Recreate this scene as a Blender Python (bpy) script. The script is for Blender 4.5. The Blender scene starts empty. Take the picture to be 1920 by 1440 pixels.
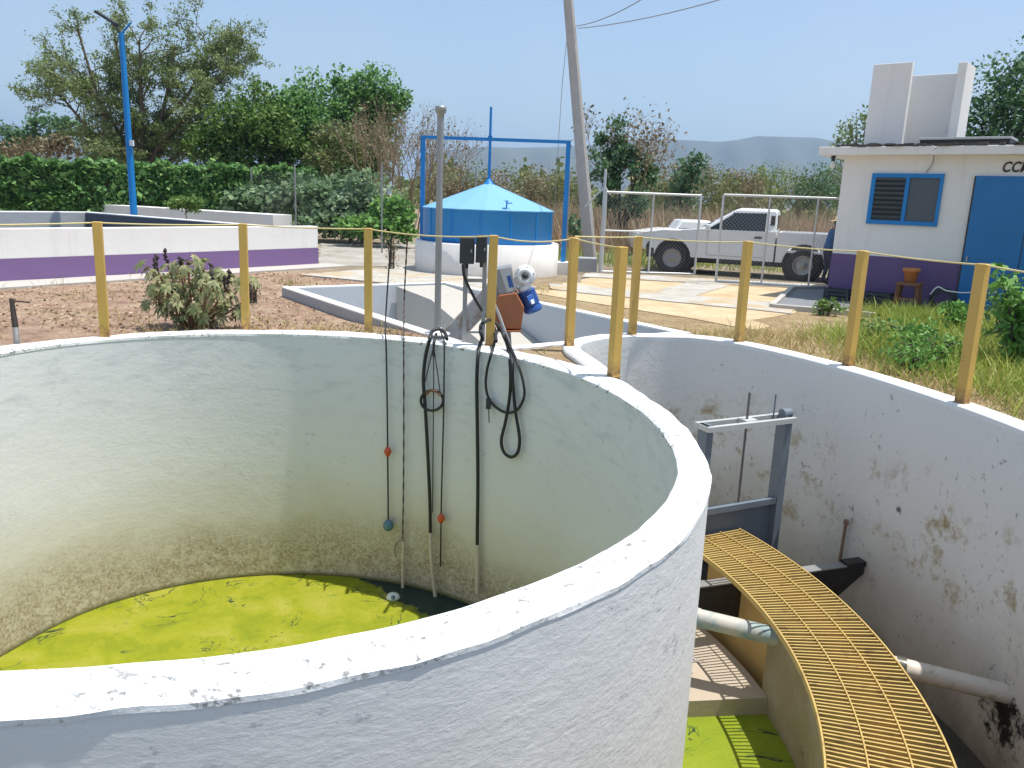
import bpy, bmesh, math, random
import numpy as np
from mathutils import Vector, Matrix, geometry

random.seed(7)
RNG = np.random.default_rng(11)
PI = math.pi
rad = math.radians
scene = bpy.context.scene
COL = scene.collection

# ------------------------------------------------------------------ camera model
F = 1500.0; CX, CY = 960.0, 720.0
PITCH, ROLL, EYE = .2282, .037, 1.5
_w = np.array([0, math.cos(PITCH), -math.sin(PITCH)])
_r0 = np.array([1., 0, 0]); _d0 = np.array([0, -math.sin(PITCH), -math.cos(PITCH)])
_r = math.cos(ROLL) * _r0 - math.sin(ROLL) * _d0
_d = math.sin(ROLL) * _r0 + math.cos(ROLL) * _d0
CAMP = np.array([0, 0, EYE])

def ray(x, y):
    return (x - CX) / F * _r + (y - CY) / F * _d + _w
def at(x, y, z):                      # survey: where a sight line meets the level z
    v = ray(x, y); t = (z - EYE) / v[2]
    return Vector(CAMP + t * v)
def atY(x, y, Y):                     # survey: where a sight line reaches the distance Y
    v = ray(x, y)
    return Vector(CAMP + v * (Y / v[1]))
def on_plane(x, y, p0, n):
    v = ray(x, y); n = np.array(n); t = np.dot(np.array(p0) - CAMP, n) / np.dot(v, n)
    return Vector(CAMP + t * v)

TC = np.array([-1.95, 5.27])          # centre of the round tank
def on_cyl(x, y, R):                  # far side of an upright cylinder about the tank centre
    v = ray(x, y); o = CAMP[:2] - TC
    a = v[0]**2 + v[1]**2; b = 2 * (o[0]*v[0] + o[1]*v[1]); c = o @ o - R*R
    t = (-b + math.sqrt(b*b - 4*a*c)) / (2*a)
    return Vector(CAMP + t * v)
def pol(r, deg, z=0):
    return Vector((TC[0] + r*math.cos(rad(deg)), TC[1] + r*math.sin(rad(deg)), z))

def sstep(a, b, x):
    t = min(1, max(0, (x - a) / (b - a))); return t*t*(3 - 2*t)
def gz(x, y):                         # ground level
    return -.06 - .14 * sstep(8.9, 10.9, y)

# ------------------------------------------------------------------ object helpers
def root_loc(o):
    v = Vector((0, 0, 0))
    while o is not None:
        v = v + Vector(o.location); o = o.parent
    return v

class MB:
    def __init__(s): s.v = []; s.f = []; s.m = []; s.sm = []
    def add(s, vs, fs, mi=0, smooth=False):
        b = len(s.v); s.v += [tuple(v) for v in vs]
        for f in fs: s.f.append([b + i for i in f]); s.m.append(mi); s.sm.append(smooth)
    def box(s, c, sz, ax=None, mi=0):
        c = Vector(c)
        X, Y, Z = ax if ax else (Vector((1,0,0)), Vector((0,1,0)), Vector((0,0,1)))
        vs = []
        for k in (-.5, .5):
            for j in (-.5, .5):
                for i in (-.5, .5): vs.append(c + X*(i*sz[0]) + Y*(j*sz[1]) + Z*(k*sz[2]))
        s.add(vs, [(0,2,3,1),(4,5,7,6),(0,1,5,4),(2,6,7,3),(0,4,6,2),(1,3,7,5)], mi)
    def bar(s, a, b, w, h=None, up=(0,0,1), mi=0):
        a, b = Vector(a), Vector(b); h = h or w
        X = (b - a); L = X.length; X.normalize(); U = Vector(up)
        Y = U.cross(X)
        if Y.length < 1e-4: Y = Vector((1,0,0)).cross(X)
        Y.normalize(); Z = X.cross(Y)
        s.box((a+b)/2, (L, w, h), (X, Y, Z), mi)
    def tube(s, pts, r, n=8, caps=True, mi=0, closed=False, smooth=True):
        pts = [Vector(p) for p in pts]; N = len(pts)
        rs = r if isinstance(r, (list, tuple)) else [r]*N
        vs = []; nrm = None
        for i in range(N):
            if closed: t = pts[(i+1) % N] - pts[i-1]
            else: t = pts[min(i+1, N-1)] - pts[max(i-1, 0)]
            if t.length < 1e-9: t = Vector((0,0,1))
            t.normalize()
            if nrm is None:
                nrm = t.orthogonal().normalized()
            else:
                nrm = nrm - t * nrm.dot(t)
                nrm = nrm.normalized() if nrm.length > 1e-6 else t.orthogonal().normalized()
            b = t.cross(nrm)
            for k in range(n):
                a = 2*PI*k/n
                vs.append(pts[i] + (nrm*math.cos(a) + b*math.sin(a))*rs[i])
        fs = []
        M = N if closed else N-1
        for i in range(M):
            for k in range(n):
                a0 = i*n + k; a1 = i*n + (k+1) % n; j = ((i+1) % N)*n
                fs.append((a0, a1, j + (k+1) % n, j + k))
        s.add(vs, fs, mi, smooth)
        if caps and not closed:
            s.add(vs[:n], [tuple(range(n))[::-1]], mi); s.add(vs[-n:], [tuple(range(n))], mi)
    def lathe(s, c, prof, n=32, mi=0, smooth=True, ax=None):
        c = Vector(c); X, Y, Z = ax if ax else (Vector((1,0,0)), Vector((0,1,0)), Vector((0,0,1)))
        vs = []; fs = []; P = len(prof)
        for k in range(n):
            a = 2*PI*k/n
            for r, z in prof: vs.append(c + X*(r*math.cos(a)) + Y*(r*math.sin(a)) + Z*z)
        for k in range(n):
            for i in range(P-1):
                j = (k+1) % n
                fs.append((k*P+i, j*P+i, j*P+i+1, k*P+i+1))
        s.add(vs, fs, mi, smooth)
    def prism(s, poly, vec, mi=0):     # polygon of 3D points pushed along vec
        poly = [Vector(p) for p in poly]; vec = Vector(vec); n = len(poly)
        vs = poly + [p + vec for p in poly]
        fs = [tuple(range(n))[::-1], tuple(range(n, 2*n))] + [(i, (i+1) % n, n + (i+1) % n, n + i) for i in range(n)]
        s.add(vs, fs, mi)
    def build(s, name, mats, parent=None, raw=False, bevel=0, seg=2):
        me = bpy.data.meshes.new(name)
        off = Vector((0,0,0)) if (raw or parent is None) else root_loc(parent)
        me.from_pydata([tuple(Vector(v) - off) for v in s.v], [], s.f)
        if not isinstance(mats, (list, tuple)): mats = [mats]
        for m in mats: me.materials.append(m)
        me.polygons.foreach_set('material_index', s.m)
        me.polygons.foreach_set('use_smooth', s.sm)
        bm = bmesh.new(); bm.from_mesh(me)
        bmesh.ops.recalc_face_normals(bm, faces=bm.faces); bm.to_mesh(me); bm.free()
        me.update()
        o = bpy.data.objects.new(name, me); COL.objects.link(o)
        if parent is not None: o.parent = parent
        if bevel:
            md = o.modifiers.new('Bevel', 'BEVEL'); md.width = bevel; md.segments = seg; md.limit_method = 'ANGLE'
        return o

def tag(o, label=None, cat=None, group=None, kind=None):
    if label: o['label'] = label
    if cat: o['category'] = cat
    if group: o['group'] = group
    if kind: o['kind'] = kind
    return o
def thing(name, label, cat, loc=(0,0,0), rz=0, group=None):
    o = bpy.data.objects.new(name, None); COL.objects.link(o)
    o.empty_display_size = .1
    o.location = loc; o.rotation_euler = (0, 0, rz)
    return tag(o, label, cat, group)

def quads_object(name, V, mat, parent=None):
    """V: (N,4,3) world positions, one quad each."""
    V = np.asarray(V, dtype=np.float32)
    if parent is not None: V = V - np.array(root_loc(parent), dtype=np.float32)
    n = len(V); me = bpy.data.meshes.new(name)
    me.vertices.add(n*4); me.vertices.foreach_set('co', V.reshape(-1))
    me.loops.add(n*4); me.loops.foreach_set('vertex_index', np.arange(n*4, dtype=np.int32))
    me.polygons.add(n)
    me.polygons.foreach_set('loop_start', np.arange(0, n*4, 4, dtype=np.int32))
    me.polygons.foreach_set('loop_total', np.full(n, 4, dtype=np.int32))
    me.materials.append(mat); me.update(calc_edges=True); me.validate()
    o = bpy.data.objects.new(name, me); COL.objects.link(o)
    if parent is not None: o.parent = parent
    return o

def unit(a): return a / np.maximum(1e-9, np.linalg.norm(a, axis=-1, keepdims=True))
def leaf_quads(P, size, aspect=.5, up=.4, jitter=.35, droop=0.):
    P = np.asarray(P); n = len(P)
    nr = unit(RNG.normal(size=(n,3)) + np.array([0,0,up*2]))
    a = unit(np.cross(nr, RNG.normal(size=(n,3)))); a[:,2] -= droop; a = unit(a)
    b = unit(np.cross(nr, a))
    s = size * (1 + jitter*RNG.normal(size=(n,1))).clip(.35, 2)
    L = a*s*.5; Wd = b*s*.5*aspect
    return np.stack([P - L, P + Wd - L*.1, P + L, P - Wd - L*.1], axis=1)
def clumps(blobs, n, clump=14, sig=.3, shell=.8):
    """blobs: (x,y,z,rx,ry,rz); points gathered in clumps spread over the blobs."""
    blobs = np.array(blobs, float); w = blobs[:,3]*blobs[:,5]; w = w / w.sum()
    out = []
    for bl, ww in zip(blobs, w):
        m = max(4, int(n*ww)); K = max(3, int(clump*(.6 + .8*RNG.random())))
        d = unit(RNG.normal(size=(K,3))); d[:,2] = d[:,2]*.9 + .12
        c = d*(shell*(.55 + .45*RNG.random((K,1))))
        sg = sig*(.6 + .8*RNG.random(K))
        k = RNG.integers(0, K, m)
        p = c[k] + RNG.normal(size=(m,3)).clip(-1.9,1.9)*sg[k][:,None]*.75
        ln = np.linalg.norm(p, axis=1, keepdims=True); p = p*np.where(ln > 1.12, (1.12/np.maximum(ln,1e-6))*(.8+.2*RNG.random((m,1))), 1)
        out.append(bl[:3] + p*bl[3:6])
    return np.concatenate(out)

# ------------------------------------------------------------------ materials
def nt(name):
    m = bpy.data.materials.new(name); m.use_nodes = True
    t = m.node_tree; b = t.nodes['Principled BSDF']
    return m, t, b
def N(t, typ, **kw):
    n = t.nodes.new(typ)
    for k, v in kw.items(): setattr(n, k, v)
    return n
def noise(t, scale, detail=4, rough=.55, coord='Object', dist=0., vec=None):
    n = N(t, 'ShaderNodeTexNoise'); n.inputs['Scale'].default_value = scale
    n.inputs['Detail'].default_value = detail; n.inputs['Roughness'].default_value = rough
    n.inputs['Distortion'].default_value = dist
    if vec is None:
        tc = N(t, 'ShaderNodeTexCoord'); vec = tc.outputs[coord]
    t.links.new(vec, n.inputs['Vector']); return n.outputs['Fac']
def ramp(t, fac, stops, interp='LINEAR'):
    r = N(t, 'ShaderNodeValToRGB'); cr = r.color_ramp; cr.interpolation = interp
    while len(cr.elements) < len(stops): cr.elements.new(.5)
    for e, (p, c) in zip(cr.elements, stops):
        e.position = p; e.color = (*c, 1) if len(c) == 3 else c
    t.links.new(fac, r.inputs['Fac']); return r.outputs['Color']
def mix(t, fac, a, b, mode='MIX'):
    m = N(t, 'ShaderNodeMix', data_type='RGBA', blend_type=mode)
    for s, v in ((m.inputs[0], fac), (m.inputs[6], a), (m.inputs[7], b)):
        if isinstance(v, (int, float)): s.default_value = v
        elif isinstance(v, tuple): s.default_value = (*v, 1)
        else: t.links.new(v, s)
    return m.outputs[2]
def math_(t, op, a, b=0., clamp=False):
    m = N(t, 'ShaderNodeMath', operation=op, use_clamp=clamp)
    for s, v in zip(m.inputs, (a, b)):
        if isinstance(v, (int, float)): s.default_value = v
        else: t.links.new(v, s)
    return m.outputs[0]
def mapr(t, v, a, b, c=0., d=1.):
    m = N(t, 'ShaderNodeMapRange'); t.links.new(v, m.inputs[0])
    for i, k in enumerate((a, b, c, d)): m.inputs[i+1].default_value = k
    return m.outputs[0]
def bump(t, b, h, strength=.3, dist=.02):
    n = N(t, 'ShaderNodeBump'); n.inputs['Strength'].default_value = strength; n.inputs['Distance'].default_value = dist
    t.links.new(h, n.inputs['Height']); t.links.new(n.outputs[0], b.inputs['Normal'])
def pos(t):
    g = N(t, 'ShaderNodeNewGeometry'); s = N(t, 'ShaderNodeSeparateXYZ'); t.links.new(g.outputs['Position'], s.inputs[0])
    return g, s.outputs[0], s.outputs[1], s.outputs[2]

def paint(name, col, rough=.6, var=.18, scale=3., bmp=0., bs=60, metal=0., dirt=None, dscale=9, damt=.62):
    m, t, b = nt(name)
    f = noise(t, scale, 5, .6)
    c = mix(t, f, tuple(x*(1-var) for x in col), tuple(min(1, x*(1+var)) for x in col))
    if dirt:
        g = noise(t, dscale, 6, .65)
        c = mix(t, mapr(t, g, damt, damt+.12), c, dirt)
    t.links.new(c, b.inputs['Base Color'])
    b.inputs['Roughness'].default_value = rough; b.inputs['Metallic'].default_value = metal
    if bmp: bump(t, b, noise(t, bs, 4), bmp, .01)
    return m
def leafmat(name, c1, c2, c3, tr=.32, rough=.55):
    m, t, b = nt(name)
    g = N(t, 'ShaderNodeNewGeometry')
    c = ramp(t, g.outputs['Random Per Island'], [(0, c1), (.5, c2), (1, c3)])
    big = noise(t, .9, 3)
    c = mix(t, mapr(t, big, .35, .65), c, mix(t, 1., c, (.62, .72, .55), 'MULTIPLY'))
    t.links.new(c, b.inputs['Base Color']); b.inputs['Roughness'].default_value = rough
    b.inputs['Specular IOR Level'].default_value = .3
    tb = N(t, 'ShaderNodeBsdfTranslucent'); t.links.new(c, tb.inputs['Color'])
    ms = N(t, 'ShaderNodeMixShader'); ms.inputs[0].default_value = tr
    t.links.new(b.outputs[0], ms.inputs[1]); t.links.new(tb.outputs[0], ms.inputs[2])
    t.links.new(ms.outputs[0], t.nodes['Material Output'].inputs['Surface'])
    return m

WHITE = (.78, .78, .77)
def plaster(name, bstr=.35, bs=22, spots=.66, spotcol=(.30,.29,.27), spotscale=16, base=WHITE, stain=None, big=.0, stretch=None, spmask=(.42,.62), spf=.75, mott=.91, soft=.06):
    m, t, b = nt(name)
    g, X, Y, Z = pos(t); P = g.outputs['Position']; PS = P
    if stretch:
        vm = N(t, 'ShaderNodeVectorMath', operation='MULTIPLY'); t.links.new(P, vm.inputs[0]); vm.inputs[1].default_value = stretch; PS = vm.outputs[0]
    c = mix(t, noise(t, 1.3, 4, vec=P), tuple(x*mott for x in base), base)
    sp = noise(t, spotscale, 5, .7, vec=PS); msk = noise(t, 1.7, 3, vec=P)
    sm = math_(t, 'MULTIPLY', mapr(t, sp, spots, spots+soft), mapr(t, msk, *spmask))
    c = mix(t, math_(t, 'MULTIPLY', sm, spf), c, spotcol)
    if big:
        bn = noise(t, 2.2, 7, .72, vec=P)
        c = mix(t, mapr(t, bn, .62 - big, .72), c, (.36, .32, .25))
    if stain: c = stain(t, c, P, X, Y, Z)
    t.links.new(c, b.inputs['Base Color']); b.inputs['Roughness'].default_value = .85
    b.inputs['Specular IOR Level'].default_value = .2
    h1 = noise(t, bs, 8, .72, vec=PS); h2 = noise(t, bs*.2, 4, vec=PS)
    bump(t, b, math_(t, 'ADD', h1, math_(t, 'MULTIPLY', h2, 1.3)), bstr, .03)
    return m

def tank_stain(t, c, P, X, Y, Z):
    w = noise(t, 1.1, 5, .6, vec=P)
    zz = math_(t, 'ADD', Z, math_(t, 'MULTIPLY', math_(t, 'SUBTRACT', w, .5), .75))
    c = mix(t, math_(t, 'MULTIPLY', mapr(t, zz, -1.45, -2.25), .9), c, (.62, .575, .47))
    sp = noise(t, 34, 6, .75, vec=P); s2 = noise(t, 9, 5, .7, vec=P)
    crust = mapr(t, zz, -2.02, -2.5)
    crustcol = ramp(t, sp, [(.32, (.20,.155,.105)), (.46, (.40,.335,.24)), (.58, (.56,.49,.385)), (.72, (.72,.67,.57))])
    k = math_(t, 'MULTIPLY', crust, mapr(t, s2, .30, .5), clamp=True)
    c = mix(t, k, c, crustcol)
    vm = N(t, 'ShaderNodeVectorMath', operation='MULTIPLY'); t.links.new(P, vm.inputs[0]); vm.inputs[1].default_value = (1, 1, 3.2)
    br = noise(t, 2.6, 6, .7, vec=vm.outputs[0])
    c = mix(t, math_(t, 'MULTIPLY', math_(t, 'MULTIPLY', mapr(t, br, .50, .68), .45), mapr(t, Z, -1.1, -.5)), c, (.46,.48,.51))
    # algae rim just above the water
    c = mix(t, mapr(t, Z, -2.79, -2.85), c, (.10, .10, .02))
    return c
def channel_stain(t, c, P, X, Y, Z):
    w = noise(t, 1.3, 5, .65, vec=P)
    zz = math_(t, 'ADD', Z, math_(t, 'MULTIPLY', math_(t, 'SUBTRACT', w, .5), 1.1))
    c = mix(t, math_(t, 'MULTIPLY', mapr(t, zz, -1.2, -2.4), .7), c, (.42, .38, .31))
    s2 = noise(t, 3.1, 7, .75, vec=P)
    band = math_(t, 'MULTIPLY', mapr(t, zz, -.5, -.95), mapr(t, zz, -2.3, -1.5))
    c = mix(t, math_(t, 'MULTIPLY', band, mapr(t, s2, .53, .66)), c, (.38, .29, .15))
    s3 = noise(t, 7., 7, .8, vec=P)
    c = mix(t, math_(t, 'MULTIPLY', mapr(t, s3, .60, .68), mapr(t, zz, -.35, -1.2)), c, (.09, .075, .06))
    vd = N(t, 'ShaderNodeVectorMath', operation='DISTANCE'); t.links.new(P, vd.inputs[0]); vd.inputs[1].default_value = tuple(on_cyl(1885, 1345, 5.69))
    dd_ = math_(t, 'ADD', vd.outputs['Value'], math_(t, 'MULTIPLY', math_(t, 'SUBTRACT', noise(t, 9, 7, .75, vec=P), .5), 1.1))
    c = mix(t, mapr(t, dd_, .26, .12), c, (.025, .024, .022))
    c = mix(t, mapr(t, zz, -2.3, -2.75), c, (.17, .15, .12))
    return c

M = {}
M['tank_in'] = plaster('weathered white plaster', .15, 20, .60, (.42,.42,.42), 9, soft=.12, base=(.79,.785,.78), stretch=(1,1,1.5), stain=tank_stain)
M['tank_out'] = plaster('rough white plaster', .26, 17, .60, (.42,.42,.44), 8, stretch=(1,1,2.2), mott=.86, base=(.82,.81,.79))
M['rim'] = plaster('white rim paint', .30, 40, .53, (.16,.16,.16), 21, base=(.84,.84,.83), spmask=(.34,.52), spf=.85, soft=.10)
M['chan_in'] = plaster('stained white plaster', .3, 16, .62, (.16,.14,.12), 12, stain=channel_stain, base=(.80,.78,.75))
M['chan_rim'] = plaster('white channel rim', .2, 40, .7, (.5,.5,.48), 24, base=(.84,.84,.83))
M['beige_wall'] = plaster('beige cement', .4, 18, .58, (.14,.115,.07), 5, base=(.36,.29,.185), big=.16, mott=.6)
M['tan_beam'] = plaster('tan painted concrete', .3, 24, .62, (.28,.2,.1), 7, base=(.56,.38,.15))
def dusty_foot(t, c, P, X, Y, Z):
    zz = math_(t, 'ADD', Z, math_(t, 'MULTIPLY', noise(t, 2.5, 6, .7, vec=P), .7))
    c = mix(t, math_(t, 'MULTIPLY', mapr(t, zz, .55, -.05), .6), c, (.45,.36,.26))
    vm = N(t, 'ShaderNodeVectorMath', operation='MULTIPLY'); t.links.new(P, vm.inputs[0]); vm.inputs[1].default_value = (5, 5, .35)
    return mix(t, math_(t, 'MULTIPLY', mapr(t, noise(t, 1., 5, .7, vec=vm.outputs[0]), .54, .74), .22), c, (.42,.38,.33))
M['beige_step'] = plaster('beige concrete', .3, 20, .6, (.25,.2,.14), 8, base=(.50,.42,.33), mott=.8)
M['galv_dirty'] = paint('weathered trough steel', (.36,.35,.34), .6, .25, 6, dirt=(.24,.16,.11), dscale=5, damt=.5)
M['white_wall'] = plaster('white wall paint', .14, 26, .70, (.52,.5,.47), 10, base=(.83,.81,.78), stain=dusty_foot, mott=.94)
M['grey_cement'] = plaster('grey cement', .25, 30, .66, (.22,.22,.22), 12, base=(.42,.43,.44))
M['slab_shade'] = plaster('grey cement darkened for shade', .3, 26, .62, (.15,.15,.15), 10, base=(.24,.245,.26), mott=.75)  # base colour darkened to carry the house shadow on the corner slab
M['pit_paint'] = plaster('pale grey paint', .15, 30, .7, (.36,.36,.36), 10, base=(.56,.58,.60))
M['rough_concrete'] = plaster('rough bare concrete', .7, 14, .6, (.2,.19,.17), 10, base=(.50,.47,.42))
M['slab'] = plaster('pale concrete', .3, 20, .62, (.32,.28,.22), 9, base=(.50,.47,.43))
M['purple'] = paint('purple band paint', (.20,.12,.27), .6, .12, 2, .1)
M['purple_dk'] = paint('deep purple paint', (.13,.08,.20), .6, .12, 2, .1)
M['blue'] = paint('blue enamel', (.002,.20,.54), .5, .14, 2.5, .05, 20)
M['blue_lt'] = paint('pale blue enamel', (.19,.42,.66), .5, .06, 2)
M['blue_dk'] = paint('blue door paint', (.010,.16,.42), .4, .12, 2)
M['blue_motor'] = paint('blue motor paint', (.035,.11,.36), .35, .2, 12)
M['yellow'] = paint('mustard enamel', (.66,.41,.095), .55, .12, 5, .08, 40, dirt=(.33,.19,.05), dscale=14, damt=.64)
M['yellow_grate'] = paint('mustard grating paint', (.50,.345,.11), .6, .2, 4, dirt=(.30,.19,.07), dscale=7, damt=.56)
def rusty_post():
    m, t, b = nt('mustard enamel on posts')
    tc = N(t, 'ShaderNodeTexCoord'); sx_ = N(t, 'ShaderNodeSeparateXYZ'); t.links.new(tc.outputs['Object'], sx_.inputs[0])
    oi = N(t, 'ShaderNodeObjectInfo'); va = N(t, 'ShaderNodeVectorMath', operation='ADD'); t.links.new(tc.outputs['Object'], va.inputs[0]); t.links.new(oi.outputs['Location'], va.inputs[1])
    c = mix(t, noise(t, 4, 5, .6, vec=va.outputs[0]), (.56,.345,.08), (.73,.46,.115))
    n = noise(t, 16, 6, .75, vec=va.outputs[0])
    c = mix(t, math_(t, 'MULTIPLY', mapr(t, n, .62, .70), .8), c, (.30,.16,.06))
    foot = math_(t, 'MULTIPLY', mapr(t, sx_.outputs[2], .16, .01), mapr(t, n, .36, .56))
    c = mix(t, foot, c, (.22,.11,.05))
    t.links.new(c, b.inputs['Base Color']); b.inputs['Roughness'].default_value = .55
    bump(t, b, noise(t, 30, 4, vec=va.outputs[0]), .12, .01); return m
M['post'] = rusty_post()
M['rust'] = paint('rusty brown steel', (.24,.15,.10), .8, .35, 12)
M['rope'] = paint('yellow rope', (.66,.55,.26), .8, .15, 30)
M['galv'] = paint('galvanised steel', (.34,.34,.34), .45, .18, 8, metal=.5)
M['galv_lt'] = paint('pale galvanised tube', (.55,.56,.55), .5, .15, 8, metal=.3)
M['stem_grey'] = paint('dull grey rod', (.13,.12,.12), .6, .2, 9)
M['gate_steel'] = paint('blue grey steel paint', (.15,.18,.22), .45, .2, 5, dirt=(.2,.15,.1), dscale=8, damt=.66)
M['black'] = paint('black rubber', (.018,.019,.021), .55, .2, 8)
M['black_plate'] = paint('black plate', (.022,.021,.021), .45, .25, 5, dirt=(.09,.075,.055), dscale=5, damt=.55)
M['dark_inside'] = paint('tank inside with shade in colour', (.075,.085,.11), .7, .25, 3)  # shade of the end wall's inner face put into this dark colour
M['dark_box'] = paint('dark grey plastic', (.035,.04,.05), .5, .2, 6)
M['orange'] = paint('rust orange paint', (.36,.125,.05), .55, .2, 5, .1)
M['red_float'] = paint('red orange plastic', (.62,.10,.03), .5, .1, 8)
M['teal'] = paint('grey teal plastic', (.10,.20,.27), .5, .2, 8)
M['lt_blue'] = paint('light blue plastic', (.30,.52,.62), .5, .12, 8)
M['white_plastic'] = paint('white plastic', (.76,.77,.77), .4, .08, 8)
M['dirty_pvc'] = paint('dusty white pipe', (.62,.54,.46), .55, .12, 7, dirt=(.42,.36,.26), dscale=9, damt=.56)
M['pvc'] = paint('teal pipe paint', (.24,.33,.34), .6, .15, 7, dirt=(.50,.46,.40), dscale=2.5, damt=.47)
M['terracotta'] = paint('terracotta', (.52,.20,.07), .8, .2, 9, .2)
M['wood_dk'] = paint('brown wood', (.20,.09,.045), .7, .25, 12, .2)
M['glass'] = paint('dark glass', (.02,.028,.034), .12, .2, 3)
M['louvre'] = paint('smoked louvre glass', (.05,.065,.075), .15, .3, 6)
M['screen'] = paint('grey insect screen', (.085,.105,.125), .6, .25, 14)
M['car_white'] = paint('white car paint', (.78,.78,.78), .25, .03, 2)
M['tyre'] = paint('tyre rubber', (.022,.022,.022), .8, .25, 12)
M['wheel_rim'] = paint('steel wheel', (.30,.30,.30), .4, .25, 9, metal=.6)
M['chrome_dk'] = paint('dark trim', (.03,.03,.032), .45, .2, 5)
M['lamp_red'] = paint('red lens', (.4,.02,.02), .3, .1, 5)
M['lamp_clear'] = paint('clear lens', (.6,.6,.58), .15, .1, 5)
M['bark'] = paint('grey brown bark', (.16,.12,.085), .9, .35, 9, .5, 25)
M['bark_pale'] = paint('dry brown twigs', (.27,.20,.13), .9, .3, 6)
M['bark_dark'] = paint('dark bark', (.07,.055,.045), .9, .35, 7)
M['pole_concrete'] = paint('pole concrete', (.42,.40,.38), .8, .18, 5, .2, 30)
M['felt'] = paint('dark roofing felt', (.10,.09,.085), .85, .45, 6, .4, 20)
M['skin'] = paint('skin', (.30,.16,.10), .6, .08, 10)
M['shirt'] = paint('blue shirt', (.025,.10,.26), .8, .2, 10)
M['trousers'] = paint('navy trousers', (.012,.018,.05), .85, .25, 10)
M['straw'] = paint('straw hat', (.55,.40,.22), .8, .15, 20)
M['hair'] = paint('dark hair', (.02,.014,.01), .7, .2, 20)
M['letter'] = paint('brown lettering', (.055,.035,.03), .7, .2, 20)
M['mud'] = paint('wet grey mud', (.075,.068,.055), .35, .4, 3, .4, 12)
M['leaf_hedge'] = leafmat('hedge leaf', (0.088,0.182,0.068), (0.169,0.340,0.105), (0.348,0.546,0.192))
M['leaf_green'] = leafmat('bright leaf', (0.072,0.141,0.034), (0.155,0.264,0.062), (0.307,0.414,0.128))
M['leaf_dark'] = leafmat('dark leaf', (0.069,0.138,0.069), (0.126,0.228,0.109), (0.220,0.364,0.189))
M['leaf_grey'] = leafmat('grey green leaf', (0.116,0.185,0.097), (0.212,0.315,0.164), (0.386,0.482,0.310))
M['leaf_mesq'] = leafmat('feathery leaf', (0.164,0.229,0.076), (0.258,0.321,0.127), (0.375,0.434,0.203), .3)
M['leaf_olive'] = leafmat('olive scrub leaf', (0.131,0.164,0.066), (0.218,0.251,0.098), (0.349,0.328,0.152), .25)
M['leaf_brown'] = leafmat('dry scrub leaf', (0.180,0.134,0.082), (0.288,0.216,0.134), (0.396,0.296,0.198), .2)
M['leaf_castor'] = leafmat('castor leaf', (.17,.20,.09), (.34,.34,.17), (.52,.48,.28), .25)
M['leaf_weed'] = leafmat('weed leaf', (0.076,0.189,0.040), (0.151,0.322,0.068), (0.301,0.513,0.134), .3)
M['grass_green'] = leafmat('green grass', (0.184,0.276,0.046), (0.350,0.423,0.074), (0.552,0.552,0.138), .3)
M['grass_dry'] = leafmat('dry grass', (0.364,0.266,0.119), (0.518,0.392,0.182), (0.672,0.532,0.280), .3)
M['grass_red'] = leafmat('reddish dry grass', (.42,.27,.18), (.54,.37,.25), (.66,.48,.34), .3)
M['litter'] = leafmat('pale leaf litter', (.36,.23,.16), (.50,.35,.24), (.62,.47,.33), .1)
M['seed'] = paint('dark seed spike', (.05,.035,.035), .8, .3, 20)
M['stem_red'] = paint('red brown stem', (.20,.10,.06), .7, .3, 20)

def algae_mat(dark_side):
    m, t, b = nt('floating algae')
    g, X, Y, Z = pos(t); P = g.outputs['Position']
    n1 = noise(t, 2.2, 6, .65, vec=P, dist=.6); n2 = noise(t, 9, 5, .65, vec=P)
    c = ramp(t, n1, [(.3, (.19,.225,.010)), (.5, (.275,.285,.014)), (.68, (.34,.32,.05))])
    c = mix(t, math_(t, 'MULTIPLY', mapr(t, n2, .58, .70), .55), c, (.14,.20,.015))
    # thin winding cracks of open water
    vn = noise(t, 1.25, 4, .6, vec=P, dist=1.2)
    cr = mapr(t, math_(t, 'ABSOLUTE', math_(t, 'SUBTRACT', vn, .47)), .010, .002)
    cr = math_(t, 'MULTIPLY', cr, mapr(t, noise(t, 1.9, 3, vec=P), .48, .56))
    ro = .75
    op = cr
    if not dark_side: c = mix(t, .55, c, (.20,.285,.018))
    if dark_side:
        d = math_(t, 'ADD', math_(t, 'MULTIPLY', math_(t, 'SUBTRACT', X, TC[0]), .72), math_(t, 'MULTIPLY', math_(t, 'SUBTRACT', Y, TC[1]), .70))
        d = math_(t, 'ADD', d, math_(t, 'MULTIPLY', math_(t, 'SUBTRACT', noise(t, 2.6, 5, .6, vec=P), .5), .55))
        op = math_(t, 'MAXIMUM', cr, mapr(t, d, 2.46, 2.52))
    n3 = noise(t, 55, 5, .8, vec=P)
    c = mix(t, mapr(t, n3, .42, .66), mix(t, 1., c, (.80,.84,.7), 'MULTIPLY'), c)
    c = mix(t, math_(t, 'MULTIPLY', mapr(t, n3, .66, .72), mapr(t, n1, .42, .6)), c, (.42,.40,.24))
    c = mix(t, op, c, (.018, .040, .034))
    t.links.new(c, b.inputs['Base Color'])
    t.links.new(mapr(t, op, 0., 1., .8, .12), b.inputs['Roughness'])
    b.inputs['Specular IOR Level'].default_value = .25
    bump(t, b, n2, .25, .01)
    return m
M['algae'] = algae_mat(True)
M['algae2'] = algae_mat(False)

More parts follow.
